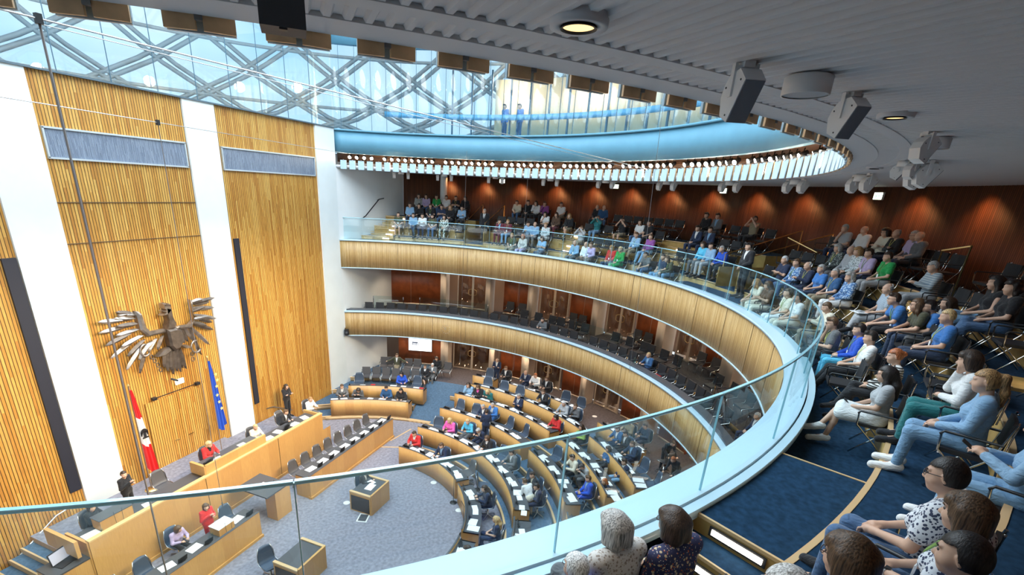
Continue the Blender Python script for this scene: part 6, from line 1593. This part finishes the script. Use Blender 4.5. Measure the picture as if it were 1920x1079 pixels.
place_chair('o', (*[float(q) for q in atz(1247, 866, 1.5)[:2]], 1.0), math.radians(-40), 'empty grey office chair at the foot of the curved oak front', None)
# bench chairs
for i in range(8):
    x = 1.75+i*.72; place_chair('o', (x, 2.95, 0), PI, '%s of the eight empty brown grey chairs behind the long straight bench' % ['leftmost', 'second', 'third', 'fourth', 'fifth', 'sixth', 'seventh', 'rightmost'][i], None)
for i, x in enumerate((-1.65, -3.1, -4.6, -5.5, -6.4)):
    if i in (1,): continue
    place_chair('b', (x, 2.85, 0), PI, ['empty blue grey chair right of the woman in red', '', 'empty blue grey chair just left of the woman in pale violet', 'second empty blue grey chair along the left bench', 'empty blue grey chair at the far left of the left bench'][i], None)
for x, lb in ((-2.1, 'dark chair standing unused behind the presidium, left of centre'), (3.6, 'dark chair at the right part of the presidium')):
    place_chair('o', (x, 5.35, .95), PI, lb, None)
# ---- monitors and papers on the desks
def monitor_proto():
    e = empty('desk_monitor', (0, 0, 0)); b = MB(); b.box((0, 0, .1), (.30, .018, .19), tilt=.25); b.build('housing', [dark], e)
    b = MB(); b.box((0, .013, .1), (.27, .006, .165), tilt=.25); b.build('screen', [mat('screen_dark', (.03, .035, .045), .2)], e)
    b = MB(); b.box((0, .03, .012), (.14, .1, .02)); b.build('foot', [dark], e); return e
mon = monitor_proto(); mused = False
def put_mon(loc, rz, lb, gp):
    global mused
    o = mon if not mused else dup(mon); mused = True; o.location = loc; o.rotation_euler = (0, 0, rz); tag(o, lb, 'monitor', gp)
pap = [MB().box((0, 0, .004), (.21, .297, .008)).mesh('paper', [paper]), MB().box((0, 0, .012), (.3, .36, .024)).mesh('paper_pile', [paper]), MB().box((0, 0, .003), (.42, .297, .006)).mesh('paper', [paper])]
def put_pap(loc, rz, lb, gp, k=None):
    k = random.randrange(3) if k is None else k; o = link('paper_sheets' if k != 1 else 'paper_stack', pap[k], None, loc, rz); tag(o, lb, 'papers', gp)
for nm, r, z, segs in spec:
    top = z+.93-.13
    pitch = math.degrees(1.02/(r+.95))
    for (a0, a1), sec in zip(segs, ('left section', 'middle section', 'right section')):
        a = a0-pitch*.35
        while a > a1+pitch*.4 and a > -112:
            put_mon((*pc(r+.17, a)[:2], top+.004), math.radians(a-90), 'small black desk screen on the %s curved desk row, %s' % (nm, sec), 'screens, %s desk row, %s' % (nm, sec))
            for q in range(2):
                aa = a-pitch*(.3+.33*q)+random.uniform(-.3, .3)
                put_pap((*pc(r+.34+random.uniform(-.04, .06), aa)[:2], top+.002), math.radians(aa)+random.uniform(-.25, .25), 'white papers lying on the %s curved desk row, %s' % (nm, sec), 'papers, %s desk row, %s' % (nm, sec))
            a -= pitch
for i in range(8):
    x = 1.75+i*.72; put_pap((x, 2.2, .95), random.uniform(-.1, .1), 'white paper before one of the eight empty bench chairs', 'papers on the long straight bench', 2)
    put_mon((x+.3, 1.98, .95), 0, 'small black screen on the long straight bench', 'screens on the long straight bench')
for x in (-1.9, -3.5, -4.4, -5.4, -6.3):
    put_pap((x, 2.2, .95), random.uniform(-.2, .2), 'white paper on the left straight bench', 'papers on the left straight bench', 2); put_mon((x+.35, 1.98, .95), 0, 'small black screen on the left straight bench', 'screens on the left straight bench')
for a in (15, 18, 22, 26, 30, 34, 37):
    put_pap((*pc(9.55, a)[:2], 1.002), math.radians(a)+random.uniform(-.3, .3), 'white papers on the low curved desk of four people', 'papers on the low four seat desk')
for a, k_ in ((13, 1), (17, 2), (20, 1), (29, 0)): put_pap((*pc(10.8, a)[:2], 1.302), math.radians(a), 'white papers on the desk with red folders', 'papers on the red folder desk', k_)
redm = mat('folder_red', (.60, .03, .03), .5)
for a, lb in ((11.5, 'red folder stack at the right end of the curved desk behind'), (26, 'single red folder near the left of the curved desk behind')):
    b = MB(); b.box((0, 0, .015), (.3, .24, .03)); o = b.build('red_folder', [redm], loc=(*pc(10.8, a)[:2], 1.302), rz=math.radians(a)); tag(o, lb, 'folder')
for x, y, z, k_, lb in ((-.6, 4.45, 2.012, 2, 'white papers before the presiding woman'), (.6, 4.45, 2.012, 1, 'paper pile at the right of the raised desk'), (1.9, 4.5, 1.707, 2, 'white papers before the woman in cream'), (2.5, 4.55, 1.707, 1, 'thick paper pile in the middle right of the presidium'), (3.4, 4.5, 1.707, 2, 'papers before the dark suited man at the presidium'), (4.1, 4.55, 1.707, 1, 'paper pile at the right end of the presidium'), (-3.3, 4.45, 1.707, 0, 'single paper right of the left lectern box'), (-4.95, 4.5, 1.707, 2, 'papers before the person at the presidium left end'), (-.25, 2.6, 1.257, 0, 'sheet on the rostrum top'), (1.9, -.55, .822, 2, 'open papers on the central stenographer desk'), (2.2, -.4, .822, 0, 'loose sheet on the central stenographer desk')):
    put_pap((x, y, z), random.uniform(-.3, .3), lb, None, k_)
for x, y, z, lb in ((-1.05, 4.3, 2.012, 'dark monitor at the left of the raised desk'), (2.9, 4.4, 1.707, 'large dark monitor in the right part of the presidium')):
    e = empty('monitor', (x, y, z), PI*0+.2, label=lb, cat='monitor'); b = MB(); b.box((0, 0, .16), (.52, .04, .3), tilt=.5); b.build('housing', [dark], e); b = MB(); b.box((0, .08, .02), (.2, .16, .03)); b.build('foot', [dark], e)
# mic stands, floor outlets, bottles, bags, folders
for x, y, lb in ((.0, 0, ''),):
    pass
for px, py, lb in ((894, 919, 'thin black microphone stand at the right end of the front desk'), (850, 943, 'thin black microphone stand between the front desks'), (868, 1003, 'thin black microphone stand by the right front desk')):
    P0 = atz(px, py, 0); e = empty('microphone_stand', (P0[0], P0[1], 0), label=lb, cat='microphone stand')
    b = MB(); b.lathe([(0, .02), (.14, .015), (.15, 0)], n=20); b.build('base', [dark], e); b = MB(); b.tube([(0, 0, .02), (0, 0, 1.25)], .012, 6); b.build('pole', [dark], e); b = MB(); b.tube([(0, 0, 1.25), (.05, .15, 1.4)], .012, 6); b.build('boom', [dark], e)
for px, py, zf, lb in ((813, 905, 0, 'round white floor outlet in front of the first desk'), (934, 924, 0, 'round white floor outlet behind the middle front desk'), (860, 957, 0, 'small round floor outlet beside the microphone stands'), (1053, 952, .2, 'round white floor outlet behind the second desk end'), (650, 943, 0, 'white ring outlet beside the stenographer chair'), (963, 983, 0, 'round floor outlet at the feet of the white suited man'), (1115, 781, 1.0, 'pale round floor outlet in the rear aisle by the glass door')):
    P0 = atz(px, py, zf+.01); b = MB(); b.lathe([(.0, .012), (.10, .012), (.13, 0)], n=24); o = b.build('floor_outlet', [mat('outlet', (.75, .74, .72), .4)], loc=(P0[0], P0[1], zf+.001)); tag(o, lb, 'floor outlet')
P0 = atz(681, 972, 0); b = MB(); b.box((0, 0, .005), (.5, .4, .01)); b.box((0, 0, .012), (.4, .3, .006), mi=1); o = b.build('floor_hatch', [mat('outlet'), slate], loc=(P0[0], P0[1], .001), rz=.3); tag(o, 'square floor hatch with white rim before the central stenographer desk', 'floor hatch')
def water(loc, lb):
    e = empty('water_glass', loc, label=lb, cat='glass'); b = MB(); b.lathe([(.03, 0), (.035, .12), (.032, .12), (.028, .01)], n=12); b.build('tumbler', [railg], e)
for x, y, z, lb in ((-1.2, 4.6, 2.01, 'water glass at the left edge of the raised desk'), (-4.75, 4.3, 1.71, 'water glass beside the left lectern box'), (-3.0, 2.15, .95, 'water glass on the left bench before the violet shirt'), (-2.85, 2.2, .95, 'second water glass on the left bench')): water((x, y, z), lb)
P0 = onr(1200, 662, 13.3); 
b = MB(); b.lathe([(0, 0), (.035, 0), (.035, .18), (.012, .24), (.012, .27), (0, .27)], n=12); o = b.build('water_bottle', [mat_glass('bottle_glass', (.5, .7, .6), .1)], loc=(*pc(13.2, ang(P0)+.6)[:2], 5.17)); tag(o, 'green glass bottle beside the blue suited man', 'bottle')
P0 = onr(1240, 690, 13.7); b = MB(); b.box((0, 0, .03), (.32, .22, .06)); o = b.build('red_bag', [redm], loc=(*pc(13.55, ang(P0))[:2], 4.92), rz=.6); tag(o, 'red bag lying on an armchair of the middle gallery', 'bag')
P0 = atz(1020, 888, .2); b = MB(); b.lathe([(0, .42), (.12, .36), (.17, .15), (.15, 0), (0, 0)], n=12); o = b.build('backpack', [cm(COLS['nv'])], loc=(P0[0], P0[1], .2)); tag(o, 'dark blue backpack on the floor behind the second desk row', 'backpack')
b = MB(); b.box((0, 0, .006), (.3, .21, .012)); o = b.build('papers_on_knee', [paper], loc=tuple(atz(1610, 586, 9.15+.62)), rz=math.radians(20)); tag(o, 'white papers on the knee of the man in the checked shirt', 'papers')
b = MB(); secs = [[(r_*math.cos(t), r_*.6*math.sin(t), z_) for t in np.linspace(0, 2*PI, 13)[:-1]] for r_, z_ in ((.16, 0), (.2, .1), (.19, .2), (.1, .27))]; b.loft(secs); o = b.build('green_bag', [cm((.02, .32, .14))], loc=(*pc(15.0, -124.6)[:2], 9.15)); tag(o, 'green bag on the floor behind the woman with brown bob', 'bag')
# people up on the roof walkway
for px, py, lb, pz in ((947, 188, 'person in blue standing at the roof walkway rail, left one', 'standh'), (975, 193, 'person bending over the roof walkway rail, right one', 'stand')):
    P0 = onr(px, py, 15.2); person(None, math.radians(ang(P0)+60), pz, 'mens', 'k', 'bl', 'db', lb, headpos=(P0[0], P0[1], 14.38+POSES[pz]['head'][2]), res=.024)
